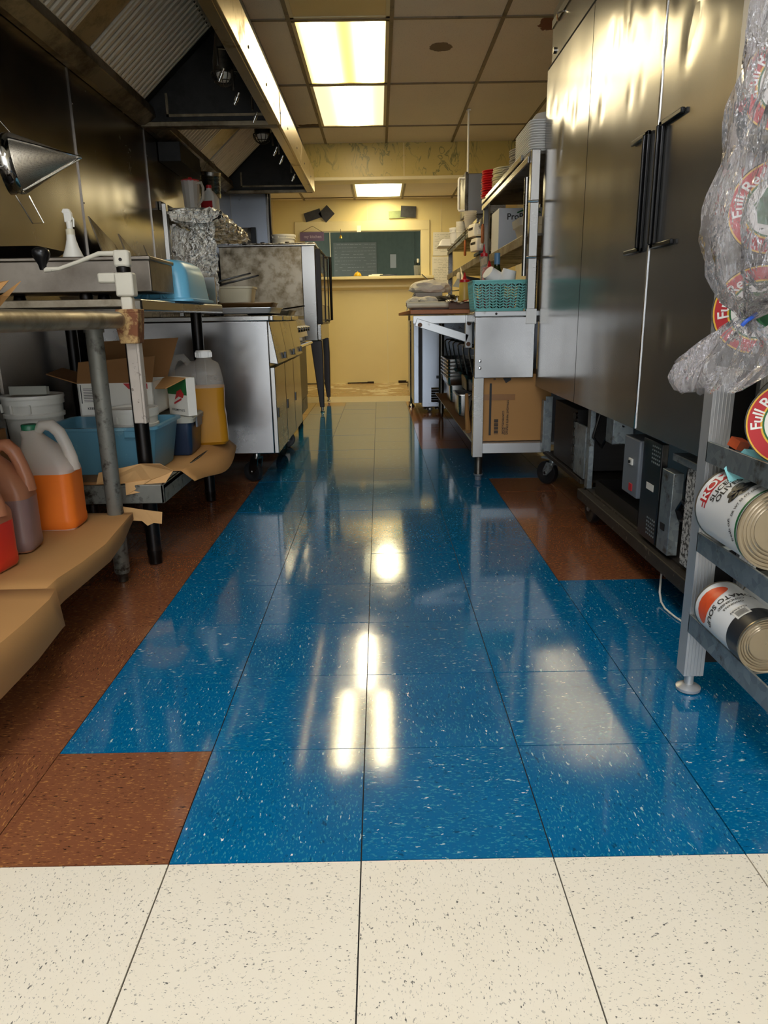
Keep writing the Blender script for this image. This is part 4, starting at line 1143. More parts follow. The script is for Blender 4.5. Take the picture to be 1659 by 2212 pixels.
MB().lathe([(.0, .0), (.024, .0), (.02, .012), (.012, .03), (.004, .04)], 16, (-.46, FY - .04, 1.80)).build('bell_body', plain('brass', '#c9a64a', .25, metal=.9), bl)
MB().tube([(-.46, FY - .04, 1.84), (-.46, FY - .04, 1.91)], .0025, 6).build('cord', 'wood_dark', bl)
solo('masking_tape', MB().box(-.255, -.205, FY - .022, FY - .019, 1.875, 1.95), 'paper', 'strip of masking tape on the window frame', 'tape', smooth=0)
plain('photo_dark', '#33322f', .4, var=.6, vs=30)
plain('photo_warm', '#8f9d68', .4, var=.5, vs=14)
for nm, lab, x, z, w, h, a, mt in (('postcard', 'dark postcard tilted on the window frame, leftmost', -.80, 2.065, .21, .105, .28, 'photo_dark'), ('postcard', 'dark diamond tilted postcard on the window frame', -.63, 2.08, .15, .14, .75, 'photo_dark'),
                                   ('postcard', 'pale landscape postcard on the right of the window frame', .26, 2.06, .23, .085, .03, 'photo_warm'), ('postcard', 'dark postcard on the right of the window frame', .39, 2.09, .19, .13, -.06, 'photo_dark')):
    b = MB().box(-w / 2, w / 2, -.002, .002, -h / 2, h / 2)
    solo(nm, b, mt, lab, 'postcard', loc=(x, FY - .02 - (.006 if mt == 'photo_dark' else 0), z + .012), rot=(.0, -a, 0), group='postcards over the window', smooth=0)
# papers by the window
def paper(label, x0, x1, z0, z1, lines, y=FY - .004, mt='paper', sp_=.02):
    t = thing('paper_notice', label, 'paper', ((x0 + x1) / 2, y, z0))
    MB().box(x0, x1, y - .001, y + .001, z0, z1).build('sheet', mt, t, smooth=0)
    r_ = random.Random(int(x0 * 100) + int(z0 * 50))
    b = MB()
    n = int((z1 - z0 - .06) / sp_)
    for i in range(n):
        xx = x0 + .02
        while xx < x1 - .03:
            w = r_.uniform(.015, .07)
            if r_.random() < .8: b.box(xx, min(xx + w, x1 - .02), y - .0018, y - .0012, z1 - .03 - i * sp_ - .004, z1 - .03 - i * sp_)
            xx += w + .012
    if lines:
        o = b.build('print', 'paper_grey', t, smooth=0); o['kind'] = 'stuff'
    return t
paper('printed notice taped right of the window, upper sheet', .70, .94, 1.58, 1.86, True)
paper('printed notice taped right of the window, lower sheet', .69, .95, 1.22, 1.57, True)
# ledge clutter
yb = thing('desk_bell', 'yellow dome shaped call bell on the window ledge', 'bell', (-.26, FY - .06, wz0), world=False)
MB().lathe([(.05, 0), (.05, .012), (.045, .03), (.03, .048), (.008, .055), (.006, .065), (.001, .066)], 20).build('dome', plain('bell_yellow', '#e2b21a', .3), yb)
MB().lathe([(.054, 0), (.054, .006)], 20).build('base', 'black_plastic', yb)
solo('paper_stack', MB().box(-.12, .02, FY - .1, FY + .02, wz0, wz0 + .018).box(-.08, .06, FY - .08, FY + .03, wz0 + .018, wz0 + .026), 'paper', 'small stack of papers on the window ledge', 'paper', bevel=.001)
solo('dark_tray', MB().box(.06, .24, FY - .1, FY + .03, wz0, wz0 + .02), 'black_plastic', 'flat dark tray on the window ledge', 'tray', bevel=.004)
gl = thing('utensil_glass', 'glass of utensils at the right end of the window ledge', 'glass', (.50, FY + .05, wz0), world=False)
MB().lathe([(.035, 0), (.045, .13), (.042, .13), (.032, .006)], 20).build('glass_body', 'clear_plastic', gl)
for i in range(4):
    MB().tube([(.01 * i - .015, 0, .01), (.02 * i - .03, .01 * i, .19 - .02 * (i % 2))], .006, 6).build('utensil', 'black_plastic', gl)
MB().lathe([(.001, 0), (.012, .005), (.014, .05), (.001, .055)], 12, (.01, 0, .16)).build('utensil', 'white_plastic', gl)
# far room
def beyond(px0, px1, z0, z1, label, mt): return paper(label, px0, px1, z0, z1, True, 12.29, mt, .05)
beyond(-.72, -.02, 1.47, 2.02, 'large pale sheet of paper on the dark wall beyond the window', plain('paper_dim', '#6d7165', .7))
solo('light_switch', MB().box(.20, .30, 12.288, 12.3, 1.62, 1.83), 'paper_grey', 'pale switch plate on the dark wall beyond the window', 'switch', bevel=.003)
for i, (x, w, z0, z1) in enumerate(((.56, .17, 1.17, 1.44), (.94, .12, 1.20, 1.52), (1.22, .22, 1.16, 1.53))):
    solo('paper_note', MB().box(x, x + w, 12.286, 12.29, z0, z1), 'paper_dim', ['pale note on the dark wall beyond the window, leftmost', 'pale note on the dark wall beyond the window, middle', 'pale note on the dark wall beyond the window, rightmost'][i], 'paper', group='notes on the dark wall', smooth=0)
# ------------------------------------------------------------------ right: tall refrigerator
FXR = .78
rfg = thing('refrigerator', 'tall dented stainless steel refrigerator with black framed recessed handles', 'refrigerator', (1.15, 2.5, 0))
MB().box(.80, 1.52, 1.56, 3.606, .50, 2.13).build('cabinet', 'steel_fridge', rfg, bevel=.004)
def dented(x, y0, y1, z0, z1, seed, dents):
    ny, nz = int((y1 - y0) / .02), int((z1 - z0) / .02)
    def f(u, v):
        y = y0 + (y1 - y0) * u; z = z0 + (z1 - z0) * v
        d = 0
        for (cy, cz, ry, rz, a) in dents:
            e = ((y - cy) / ry) ** 2 + ((z - cz) / rz) ** 2
            if e < 9: d += a * math.exp(-e)
        return (x + d, y, z)
    m_ = MB().grid(f, ny, nz)
    m_.box(x + .003, x + .024, y0 + .001, y1 - .001, z0 + .001, z1 - .001)
    return m_
rd = random.Random(11)
dn = [(rd.uniform(1.5, 3.6), rd.uniform(1.45, 1.8), rd.uniform(.012, .03), rd.uniform(.02, .05), rd.uniform(.0008, .0025)) for _ in range(34)] + [(2.10, 1.66, .02, .05, .004), (1.98, 1.52, .03, .06, .004), (2.5, 1.72, .03, .09, .003), (3.1, 1.6, .03, .05, .003), (3.3, 1.55, .03, .06, .003), (2.0, .78, .02, .03, .003)]
drs = []
for i, (a, b) in enumerate(((1.56, 2.165), (2.173, 2.878), (2.884, 3.608))):
    drs.append(dented(FXR, a, b, .488, 1.888, i, dn).build('door', 'steel_fridge', rfg, smooth=50, fix=True))
MB().box(FXR - .003, FXR + .02, 2.164, 2.174, .49, 1.89).build('door_edge_strip', 'chrome', rfg, bevel=.001)
for d_, ya, yb, inner in ((drs[0], 1.985, 2.135, 1), (drs[1], 2.215, 2.36, -1)):
    z0, z1 = 1.005, 1.33
    fr = MB()
    e0, e1 = (yb, ya) if inner > 0 else (ya, yb)        # e0: bar side next to the seam
    sgn = 1 if e1 < e0 else -1
    fr.box(FXR - .012, FXR - .001, min(e0, e0 - sgn * .024), max(e0, e0 - sgn * .024), z0, z1)
    fr.box(FXR - .012, FXR - .001, ya, yb, z1 - .014, z1).box(FXR - .012, FXR - .001, ya, yb, z0, z0 + .014)
    h_ = fr.build('handle_frame', 'black_plastic', d_, bevel=.003)
    MB().box(FXR - .022, FXR - .011, min(e0 - sgn * .006, e0 - sgn * .018), max(e0 - sgn * .006, e0 - sgn * .018), z0 + .01, z1 - .01).build('grip_bar', 'black_plastic', h_, bevel=.004)
hdr = MB().box(.795, .82, 1.56, 3.606, 1.90, 2.125).build('header_panel', 'steel_fridge', rfg, bevel=.003)
MB().box(FXR + .002, .80, 1.56, 3.606, 1.8885, 1.9005).build('door_gap', 'black_gap', rfg, smooth=0)
MB().lathe([(.0, 0), (.03, 0), (.026, -.005), (.0, -.006)], 24, (.795, 2.95, 2.02), 'x', cap=False, sy=2.0).build('badge', 'steel', hdr)
MB().cyl((.795, 3.54, 1.95), (.785, 3.54, 1.95), .013, .013, 14).build('lock', 'steel', hdr)
MB().tube([(.79, 3.50, 2.05), (.775, 3.45, 2.06), (.79, 3.40, 2.05)], .004, 6).build('hinge_wire', 'chrome', hdr)
MB().box(.79, .80, 2.9, 3.606, 2.055, 2.085).build('header_slot', 'black_metal', hdr, smooth=0)
# under the cabinet
ub = rfg
fr = MB().box(.80, .835, 1.56, 2.83, .105, .145).box(.82, 1.45, 2.80, 2.83, .105, .145).box(1.42, 1.45, 1.56, 3.5, .105, .145).box(.82, 1.45, 1.56, 1.59, .105, .145)
fr.build('base_rail', 'grime_metal', ub, bevel=.003)
MB().box(.83, 1.42, 1.56, 2.8, .14, .15).build('base_pan', 'grime_metal', ub, smooth=0)
MB().box(.83, .85, 2.9, 3.60, .145, .165).box(.85, 1.4, 2.9, 3.6, .15, .16).build('coil_shelf', 'grime_metal', ub, bevel=.002)
ubc = MB().box(.84, 1.25, 3.03, 3.42, .17, .44).build('condenser_coil', plain('coil_dark', '#2b2826', .6, metal=.4, var=.4, vs=4, stretch=(1, 1, 20)), ub, bevel=.003)
for i in range(7):
    MB().tube([(.835 + .005, 3.035, .19 + i * .036), (.825, 3.02, .19 + i * .036), (.825, 3.02, .208 + i * .036), (.84, 3.035, .208 + i * .036)], .006, 6).build('coil_bend', 'steel_dark', ubc)
MB().box(.815, .825, 3.56, 3.605, .16, .42).box(.825, .86, 3.56, 3.565, .16, .44).build('end_bracket', 'galv', ub, bevel=.001)
MB().box(.83, .84, 2.86, 3.02, .175, .39).build('coil_shroud', 'galv', ub, bevel=.001)
bp = MB().box(1.00, 1.012, 2.0, 2.84, .15, .49).build('back_sheet', plain('sheet_spots', '#9fb0b6', .45, metal=.3, var=.08, vs=6, dirt='#3a352c', dirt_at=(.62, .66), ds=60), ub, smooth=0)
MB().box(.83, .85, 2.80, 2.84, .15, .49).build('corner_angle', 'galv', ub, bevel=.001)
MB().box(.86, .94, 2.62, 2.70, .36, .48).build('pipe_clamp', 'galv', ub, bevel=.004)
MB().tube([(.87, 2.80, .47), (.84, 2.79, .36), (.86, 2.74, .33), (.88, 2.70, .40), (.90, 2.62, .43)], .006, 8).build('power_cable', 'black_plastic', ub)
MB().tube([(.95, 2.60, .44), (.93, 2.50, .425), (.92, 2.42, .44)], .005, 8).build('copper_pipe', 'steel', ub)
MB().rloft([[(.84, 2.25, .15), (1.0, 2.25, .15), (1.0, 2.72, .15), (.84, 2.72, .15)], [(.84, 2.25, .205), (1.0, 2.25, .205), (1.0, 2.72, .205), (.84, 2.72, .205)], [(.85, 2.26, .205), (.99, 2.26, .205), (.99, 2.71, .205), (.85, 2.71, .205)], [(.85, 2.26, .16), (.99, 2.26, .16), (.99, 2.71, .16), (.85, 2.71, .16)]]).build('drip_pan', 'black_metal', ub, smooth=0)
sbx = MB().box(.80, .87, 2.17, 2.31, .265, .45).build('switch_box', 'grey_plastic', ub, bevel=.005)
MB().box(.794, .80, 2.215, 2.245, .365, .385).build('switch_plate', 'white_plastic', sbx, bevel=.001)
MB().cyl((.794, 2.23, .375), (.789, 2.23, .375), .005, .005, 10).build('switch_button', 'black_plastic', sbx)
MB().box(.797, .80, 2.21, 2.235, .282, .305).build('red_sticker', 'ink_red', sbx, smooth=0)
pl = MB().box(.81, .83, 2.02, 2.165, .16, .465).build('perforated_plate', 'black_plastic', ub, bevel=.002)
ph = MB()
for i in range(5):
    for j in range(5):
        for zz in (.18, .40):
            ph.box(.8085, .81, 2.03 + i * .014, 2.035 + i * .014, zz + j * .012, zz + .005 + j * .012)
o = ph.build('perforation', 'galv', pl, smooth=0); o['kind'] = 'stuff'
MB().box(.8085, .81, 2.06, 2.115, .315, .335).build('rating_label', 'white_plastic', pl, smooth=0)
chn = MB().box(.81, .84, 1.925, 2.005, .16, .40).build('galvanized_channel', 'galv', ub, bevel=.002)
MB().box(.808, .811, 1.955, 1.985, .225, .245).build('slot', 'black_gap', chn, smooth=0)
for i, yy in enumerate((1.90, 1.88)):
    MB().tube([(.85, yy, .45), (.84, yy, .38), (.845, yy - .005, .30), (.85, yy - .02, .27), (.86, yy - .03, .22)], .009, 8).build('power_cable', 'black_plastic', ub)
MB().tube([(.84, 1.86, .285), (.83, 1.90, .275), (.83, 1.925, .295), (.835, 1.905, .325), (.84, 1.87, .315), (.84, 1.85, .28)], .008, 8).build('power_cable', 'black_plastic', ub)
MB().box(.81, .835, 1.78, 1.84, .17, .45).build('mesh_filter', plain('filter_mesh', '#c3bfb6', .6, var=.1, vs=8, dirt='#4a4640', dirt_at=(.5, .52), ds=90), ub, bevel=.002)
MB().box(.80, .86, 1.62, 1.92, .44, .46).build('cross_bar', 'galv', ub, bevel=.002)
for x, y, tn in ((.862, 3.515, 2.2), (.87, 2.80, 1.6), (1.38, 3.5, .5), (1.38, 2.7, .2), (.92, 1.68, .4)):
    caster(ub, x, y, .145, .06, 'galv', tn)
solo('floor_cord', MB().tube([(.86, 2.05, .12), (.84, 2.02, .06), (.826, 1.985, .025), (.818, 1.95, .009), (.815, 1.91, .004), (.82, 1.85, .004), (.835, 1.78, .004), (.86, 1.72, .004), (.95, 1.6, .004)], .003, 8), 'white_plastic', 'thin white cord hanging to the floor under the refrigerator', 'cord')

# ------------------------------------------------------------------ right: prep counter
pc = thing('prep_counter', 'long stainless steel prep counter with open under shelf', 'counter', (.8, 5.2, 0))
MB().box(.475, 1.22, 3.64, 7.80, .80, .848).build('counter_top', 'steel', pc, bevel=.004)
MB().box(.470, .785, 3.612, 3.640, .828, .853).build('edge_strip', 'alu', pc, bevel=.003)
ap = MB().box(.472, .768, 3.614, 3.632, .53, .826).build('end_panel', 'steel_swirl', pc, bevel=.003)
for z in (.58, .615):
    MB().lathe([(.0, -.004), (.006, -.003), (.008, 0)], 12, (.50, 3.612, z), 'y', cap=False).build('rivet', 'chrome', ap)
MB().cyl((.575, 3.609, .841), (.575, 3.613, .841), .006, .006, 10).build('screw', 'black_metal', pc)
ag = MB().prism([(.472, 3.62), (.522, 3.62), (.522, 3.626), (.478, 3.626), (.478, 3.67), (.472, 3.67)], .128, .535, 'z').build('corner_post', 'steel', pc, bevel=.001)
lg_ = MB().lathe([(.021, .03), (.021, .14)], 16, (.507, 3.655, 0)).build('leg', 'steel_dark', pc)
MB().lathe([(.015, 0), (.017, .004), (.017, .022), (.024, .027), (.025, .034)], 16, (.507, 3.655, 0)).build('foot', 'grey_plastic', lg_)
for x, y in ((.52, 6.1), (1.15, 3.7), (1.15, 6.1)):
    MB().lathe([(.012, 0), (.018, .01), (.018, .03), (.022, .035), (.022, .80)], 14, (x, y, 0)).build('leg', 'steel_dark', pc)
MB().box(.478, 1.2, 3.625, 6.2, .186, .20).box(.52, .86, 3.612, 3.626, .148, .20).build('under_shelf', 'alu', pc, bevel=.002)
MB().box(1.18, 1.2, 3.7, 6.2, .20, .80).build('back_panel', 'steel_blue', pc, smooth=0)
solo('cardboard_liner', MB().box(.47, .80, 4.05, 6.1, .201, .206), 'cardboard_dark', 'flattened cardboard lining the under shelf of the prep counter', 'cardboard', smooth=0)

# straw carton with its print
sb_ = thing('straw_carton', 'large cardboard carton of straws under the prep counter', 'box', (.70, 3.78, .204))
scb = MB().box(.525, .875, 3.66, 4.02, .204, .545).build('carton_body', 'cardboard', sb_, bevel=.002)
MB().box(.526, .69, 3.6575, 3.66, .415, .445).build('packing_tape', plain('tape_brown', '#96683a', .3), scb, smooth=0)
pb = MB().box(.558, .569, 3.657, 3.66, .235, .50)
for i in range(13):
    pb.box(.585, .606, 3.657, 3.66, .24 + i * .0062, .2425 + i * .0062 + (.0018 if i % 3 else 0))
o = pb.build('print', 'ink', scb, smooth=0); o['kind'] = 'stuff'
for txt, xx, zz, sz in (('STRAIGHT WHITE STRAWS', .652, .325, .0145), ('CONTENTS-24/500', .630, .30, .0145), ('BOXES', .641, .255, .0125), ('yan', .583, .53, .022)):
    tx = text_mb(txt, sz)
    tx.xf(Matrix.Translation((xx, 3.6575, zz)) @ Matrix.Rotation(PI / 2, 4, 'X') @ Matrix.Rotation(-PI / 2, 4, 'Z'))
    tx.build('lettering', 'ink', scb, smooth=0)
MB().add([(.61, 3.6575, .545), (.67, 3.6575, .545), (.665, 3.6575, .515), (.64, 3.6575, .50), (.625, 3.6575, .525)], [(0, 1, 2, 3, 4)]).build('print', 'ink', scb, smooth=0)

# folding cutting board with bracket
cbd = thing('folding_board', 'wooden cutting board folded out on a white steel bracket', 'cutting board', (.33, 4.6, .83))
MB().box(.168, .49, 3.965, 6.25, .846, .868).build('board', 'wood_board', cbd, bevel=.003)
br = thing('shelf_bracket', 'white folding steel bracket under the cutting board', 'bracket', (.33, 4.0, .66))
MB().box(.185, .50, 3.985, 4.01, .796, .838).build('top_arm', 'alu', br, bevel=.002)
MB().bar((.20, 3.99, .805), (.482, 3.99, .715), .02, .042, up=(0, 0, 1)).build('brace', 'alu', br, bevel=.002)
MB().box(.468, .506, 3.98, 4.015, .665, .838).build('wall_plate', 'alu', br, bevel=.002)
for x, z in ((.222, .79), (.487, .795), (.485, .685)):
    MB().cyl((x, 3.974, z), (x, 3.984, z), .012, .012, 14).build('bolt', plain('rust_bolt', '#6a4a34', .6, metal=.3) if 'rust_bolt' not in MATS else 'rust_bolt', br)

# under counter cabinet further down
cab = thing('undercounter_cabinet', 'pale steel under counter cabinet with louvred vent', 'cabinet', (.7, 7.0, 0))
MB().box(.375, 1.15, 6.40, 7.6, .055, .80).build('cabinet_body', 'steel_blue', cab, bevel=.003)
MB().box(.30, .345, 6.38, 7.6, .09, .80).build('door', 'steel_blue', cab, bevel=.004)
MB().box(.345, .375, 6.42, 7.6, .09, .80).build('door_gap_shade', 'black_metal', cab, smooth=0)  # black strip put in as the shade of the gap behind the door
MB().box(.555, .578, 6.375, 6.40, .04, .76).build('corner_strip', 'steel_blue', cab, bevel=.002)
for i in range(6):
    MB().hexa([(.455, 6.398, .10 + i * .022), (.545, 6.398, .10 + i * .022), (.545, 6.385, .098 + i * .022), (.455, 6.385, .098 + i * .022)], [(.455, 6.399, .116 + i * .022), (.545, 6.399, .116 + i * .022), (.545, 6.397, .116 + i * .022), (.455, 6.397, .116 + i * .022)]).build('louvre', 'steel_dark', cab, smooth=0)
MB().box(.50, .54, 6.392, 6.40, .305, .33).build('vent_plug', 'black_plastic', cab, bevel=.002)
for x in (.42, .52, 1.05):
    caster(cab, x, 6.52, .06, .026, 'steel_dark')
solo('door_rod', MB().tube([(.30, 6.9, .02), (.30, 6.9, .80)], .012, 10).lathe([(.03, 0), (.03, .01), (.014, .03)], 14, (.30, 6.9, 0)), 'steel', 'thin steel post standing at the aisle side of the far cabinet', 'post')
solo('thin_post', MB().tube([(.375, 9.1, .0), (.375, 9.1, .86)], .015, 10).lathe([(.035, 0), (.035, .012), (.018, .05)], 14, (.375, 9.1, 0)), 'steel', 'thin steel table leg near the far wall', 'leg')

# pans stacked on the under shelf, utensils hanging
def pan(name, label, loc, w, d, h, mat='steel', rotz=0, group='steam table pans under the counter'):
    b = MB().rloft(rbox_loft([(0, w / 2 - .012, d / 2 - .012, .02), (.003, w / 2 - .01, d / 2 - .01, .02), (h, w / 2 - .004, d / 2 - .004, .02), (h, w / 2 + .008, d / 2 + .008, .025), (h - .004, w / 2 + .009, d / 2 + .009, .025), (h - .0035, w / 2 - .007, d / 2 - .007, .018), (.006, w / 2 - .015, d / 2 - .015, .018)], 3))
    return solo(name, b, mat, label, 'pan', loc=loc, rot=(0, 0, rotz), smooth=30, group=group)
nm = ['lowest', 'second from the bottom', 'third from the bottom', 'fourth from the bottom', 'fifth from the bottom', 'topmost']
for i in range(6):
    pan('steel_pan', 'steel pan in the stack under the prep counter, ' + nm[i], (.66, 5.6, .34 + i * .026), .32, .5, .06, 'steel')
pan('steel_pan', 'deep steel pan under the stack of shallow pans', (.66, 5.55, .207), .28, .34, .13, 'steel')
pan('steel_pan', 'deep steel pan nearest the straw carton', (.62, 4.75, .207), .24, .3, .14, 'steel')
pan('steel_pan', 'dark deep steel pan behind the straw carton', (.70, 4.95, .349), .26, .34, .10, 'steel_dark')
for i in range(5):
    solo('wire_rack', MB().tube([(.53, 4.30 + i * .045, .21), (.545, 4.31 + i * .045, .34), (.60, 4.31 + i * .045, .37), (.66, 4.31 + i * .045, .36)], .006, 6), 'steel_dark', 'upright dark wire rack leaning beside the pans, ' + ['first', 'second', 'third', 'fourth', 'fifth'][i] + ' from the carton', 'rack', group='wire racks beside the pans')
solo('wood_stick', MB().tube([(.488, 3.95, .21), (.492, 4.05, .30), (.497, 4.12, .40)], [.016, .013, .010], 8), 'cardboard', 'pale wooden handle standing behind the counter corner post', 'handle')
solo('hanging_rail', MB().box(.62, .63, 4.3, 6.2, .62, .635), 'steel_dark', 'steel rail under the prep counter with hooks', 'rail', smooth=0)
for i in range(6):
    y = 4.35 + i * .32
    hk_ = thing('hanging_ladle', 'steel ladle hanging under the prep counter, %s from the front' % ['first', 'second', 'third', 'fourth', 'fifth', 'sixth'][i], 'ladle', (.60, y, .45), group='ladles under the counter')
    MB().tube([(.625, y, .64), (.60, y, .655), (.55, y, .655), (.535, y, .64), (.54, y, .60), (.57, y, .46)], .006, 6).build('ladle_handle', 'steel', hk_)
    MB().lathe([(.0, .0), (.03, .006), (.045, .03), (.043, .03), (.028, .01), (.0, .004)], 16, (.585, y, .435), cap=False).build('ladle_bowl', 'steel_dark', hk_)

# ------------------------------------------------------------------ right: shelves over the counter
def overshelf(name, label, y0, y1, zt, zm, xa=.722, xb=1.15, near_posts=True):
    t = thing(name, label, 'shelf', ((xa + xb) / 2, (y0 + y1) / 2, .85))
    for x in (xa + .002, xb - .045):
        for y in (y0 + .002, y1 - .04):
            pz0 = .80 if (y < y0 + .1 and x < 1 and near_posts) else .85
            q = MB().box(x, x + .042, y - (.02 if near_posts and y < y0 + .1 else 0), y + .03, .853 if pz0 == .85 else .853, zt + .015).build('post', 'steel', t, bevel=.003)
    sh_ = MB().box(xa, xb, y0 + .01, y1, zt, zt + .012).box(xa, xa + .012, y0 + .01, y1, zt - .028, zt).build('top_shelf', 'steel_dark', t, smooth=0)
    MB().box(xa - .012, xa - .002, y0 + .18, y1 - .02, zt + .004, zt + .03).build('ticket_rail', 'steel', sh_, bevel=.002)
    MB().box(xa - .008, xa, y0 + .03, y1, zt - .035, zt - .006).build('front_edge', 'steel', sh_, bevel=.002)
    ms = MB().box(xa, xb, y0 + .01, y1, zm, zm + .012).box(xb - .01, xb, y0, y1, zm, zm + .2).build('middle_shelf', 'steel_dark', t, smooth=0)
    MB().box(xa - .008, xa, y0 + .03, y1, zm - .035, zm + .012).build('front_edge', 'steel_dull', ms, bevel=.002)
    return t
os1 = overshelf('overshelf', 'two tier steel shelf over the near half of the prep counter', 3.64, 5.22, 1.56, 1.20)
MB().box(.720, .772, 3.605, 3.615, .79, .862).build('post_bracket', 'steel', os1, bevel=.001)
tg = MB().cyl((.705, 3.625, 1.015), (.705, 3.625, 1.455), .011, .011, 14).build('bar_handle', 'steel', os1)
for z in (1.10, 1.35):
    MB().tube([(.705, 3.625, z), (.76, 3.61, z)], .006, 8).build('handle_stud', 'chrome', tg)
os2 = overshelf('overshelf', 'two tier steel shelf over the far half of the prep counter', 5.26, 7.75, 1.475, 1.235, near_posts=False)
solo('shelf_rod', MB().tube([(.71, 4.85, .853), (.712, 4.85, 1.52)], .006, 8), 'steel_dark', 'thin steel rod standing against the near over shelf', 'rod')
# heaps on the shelf: foam boxes, plates, red baskets
def foam_box(z, first, lab):
    t = thing('foam_box', lab, 'takeout box', (.865, 3.86, z), world=False, group='foam takeout boxes on the shelf')
    if first is None:
        w, d = .14, .20
        MB().rloft(rbox_loft([(0, w, d, .03), (.002, w + .005, d + .005, .032), (.0055, w + .005, d + .005, .032), (.007, w - .006, d - .006, .03), (.045, w - .035, d - .04, .04), (.055, w - .06, d - .065, .04)], 4)).build('tray_shell', 'foam', t, smooth=50)
    else:
        for ch in first.children:
            c = ch.copy(); C.objects.link(c); c.parent = t
    return t
ords = ['first', 'second', 'third', 'fourth', 'fifth', 'sixth', 'seventh', 'eighth', 'ninth', 'tenth', 'eleventh', 'twelfth', 'thirteenth', 'fourteenth', 'fifteenth', 'sixteenth', 'seventeenth', 'eighteenth', 'nineteenth', 'twentieth']
f0_ = None
for i in range(13):
    b = foam_box(1.573 + i * .0108, f0_, 'white foam takeout tray in the stack by the refrigerator, ' + ords[i] + ' from the bottom')
    f0_ = f0_ or b
plain('plate_grey', '#bdb6aa', .3)
plain('plate_cream', '#dcd6b8', .3)
def plates(n, loc, r, mat, what, dz=.0125):
    src = None
    for i in range(n):
        lab = what + ', ' + (ords[i] + ' from the bottom')
        b = src
        if src is None:
            src = solo('plate' if 'basket' not in what else 'food_basket', MB().lathe([(.0, 0), (r * .6, 0), (r * .65, .004), (r, .017), (r, .02), (r * .96, .0205), (r * .6, .007), (.0, .006)], 28, cap=False), mat, lab, 'plate' if 'basket' not in what else 'basket', loc=loc, group=what, smooth=40)
            o = src
        else:
            o = src.copy(); C.objects.link(o); o['label'] = lab
        o.location = (loc[0] + random.uniform(-.004, .004), loc[1] + random.uniform(-.004, .004), loc[2] + i * dz)
plates(13, (.872, 4.18, 1.573), .105, 'plate_grey', 'grey white plate in the stack behind the foam trays')
plates(12, (.868, 4.42, 1.573), .11, 'plate_grey', 'grey white plate in the tall middle stack')
plates(8, (.865, 4.68, 1.573), .10, 'plate_grey', 'grey white plate in the low stack')
plates(12, (.84, 4.93, 1.573), .10, 'plate_cream', 'cream plate in the stack beside the red ones')
plates(12, (.775, 5.12, 1.573), .08, 'red_plastic', 'red plastic basket in the stack at the shelf end', .0145)
# boxes and tubs on the middle shelf
sgb = thing('paper_box', 'white carton with green swoosh and black lettering on the middle shelf', 'box', (.90, 4.72, 1.213), world=False)
sgbb = MB().box(-.17, .17, -.14, .14, 0, .24).build('carton_body', plain('carton_white', '#c9cdd0', .6, var=.05), sgb, bevel=.002)
tx = text_mb('ProPak', .05); tx.xf(Matrix.Translation((-.05, -.1415, .19)) @ Matrix.Rotation(PI / 2, 4, 'X')); tx.build('lettering', 'ink', sgbb, smooth=0)
MB().tube([(-.06 + .14 * u_, -.142, .212 + .02 * math.sin(PI * u_)) for u_ in [i / 8 for i in range(9)]], .004, 6).build('swoosh', 'ink_green', sgbb)
MB().box(.1, .15, -.1415, -.14, .2, .225).build('print', 'ink', sgbb, smooth=0)
cl = thing('clear_tub', 'clear plastic food tub on the middle shelf', 'tub', (.835, 3.95, 1.213), world=False)
MB().rloft(rbox_loft([(0, .09, .10, .03), (.055, .105, .115, .035), (.058, .115, .125, .04), (.095, .12, .13, .04), (.095, .116, .126, .04), (.06, .10, .11, .035), (.004, .086, .096, .03)], 5)).build('tub_body', 'frost_plastic', cl, smooth=40)
for i, (y, z, lab) in enumerate(((5.45, 1.38, 'upper'), (5.30, 1.27, 'lower'))):
    pr_ = thing('ticket_printer', 'white ticket printer on the far over shelf, %s one' % lab, 'printer', (.72, y, z), world=False, rotz=.2, group='ticket printers')
    MB().rloft(rbox_loft([(0, .05, .07, .01), (.05, .055, .075, .012), (.085, .05, .06, .015)], 3)).build('printer_body', 'white_plastic', pr_, bevel=.003)
    MB().box(-.056, -.045, -.05, .05, .045, .06).build('paper_slot', 'black_plastic', pr_, smooth=0)
    MB().box(-.03, .03, -.085, -.07, .01, .04).build('front_cover', 'white_bright', pr_, bevel=.003)
solo('printer_stand', MB().box(.70, .80, 5.24, 5.50, 1.25, 1.268).box(.70, .80, 5.38, 5.52, 1.36, 1.378), 'black_plastic', 'black stand under the ticket printers', 'stand', smooth=0)
# hanging steel box with handle
sbx = thing('steel_box', 'polished steel box with tubular handle hung from a ceiling rod', 'box', (.9, 6.6, 1.66))
MB().box(.76, 1.08, 6.42, 6.75, 1.66, 1.975).build('box_body', 'steel', sbx, bevel=.004)
MB().box(.735, .76, 6.41, 6.76, 1.65, 1.985).build('box_door', 'steel_dark', sbx, bevel=.003)
MB().tube([(.735, 6.43, 1.94), (.69, 6.43, 1.94), (.685, 6.43, 1.93), (.685, 6.43, 1.70), (.69, 6.43, 1.69), (.735, 6.43, 1.69)], .010, 10).build('handle', 'white_bright', sbx)
MB().tube([(.785, 6.66, 1.97), (.785, 6.66, 2.505)], .009, 10).build('hanging_rod', 'white_plastic', sbx)
MB().lathe([(.02, 2.50), (.02, 2.51)], 14, (.785, 6.66, 0)).build('rod_flange', 'white_plastic', sbx)
MB().box(.78, 1.05, 6.45, 6.72, 1.487, 1.66).build('support_frame', 'steel_dark', sbx, smooth=0)
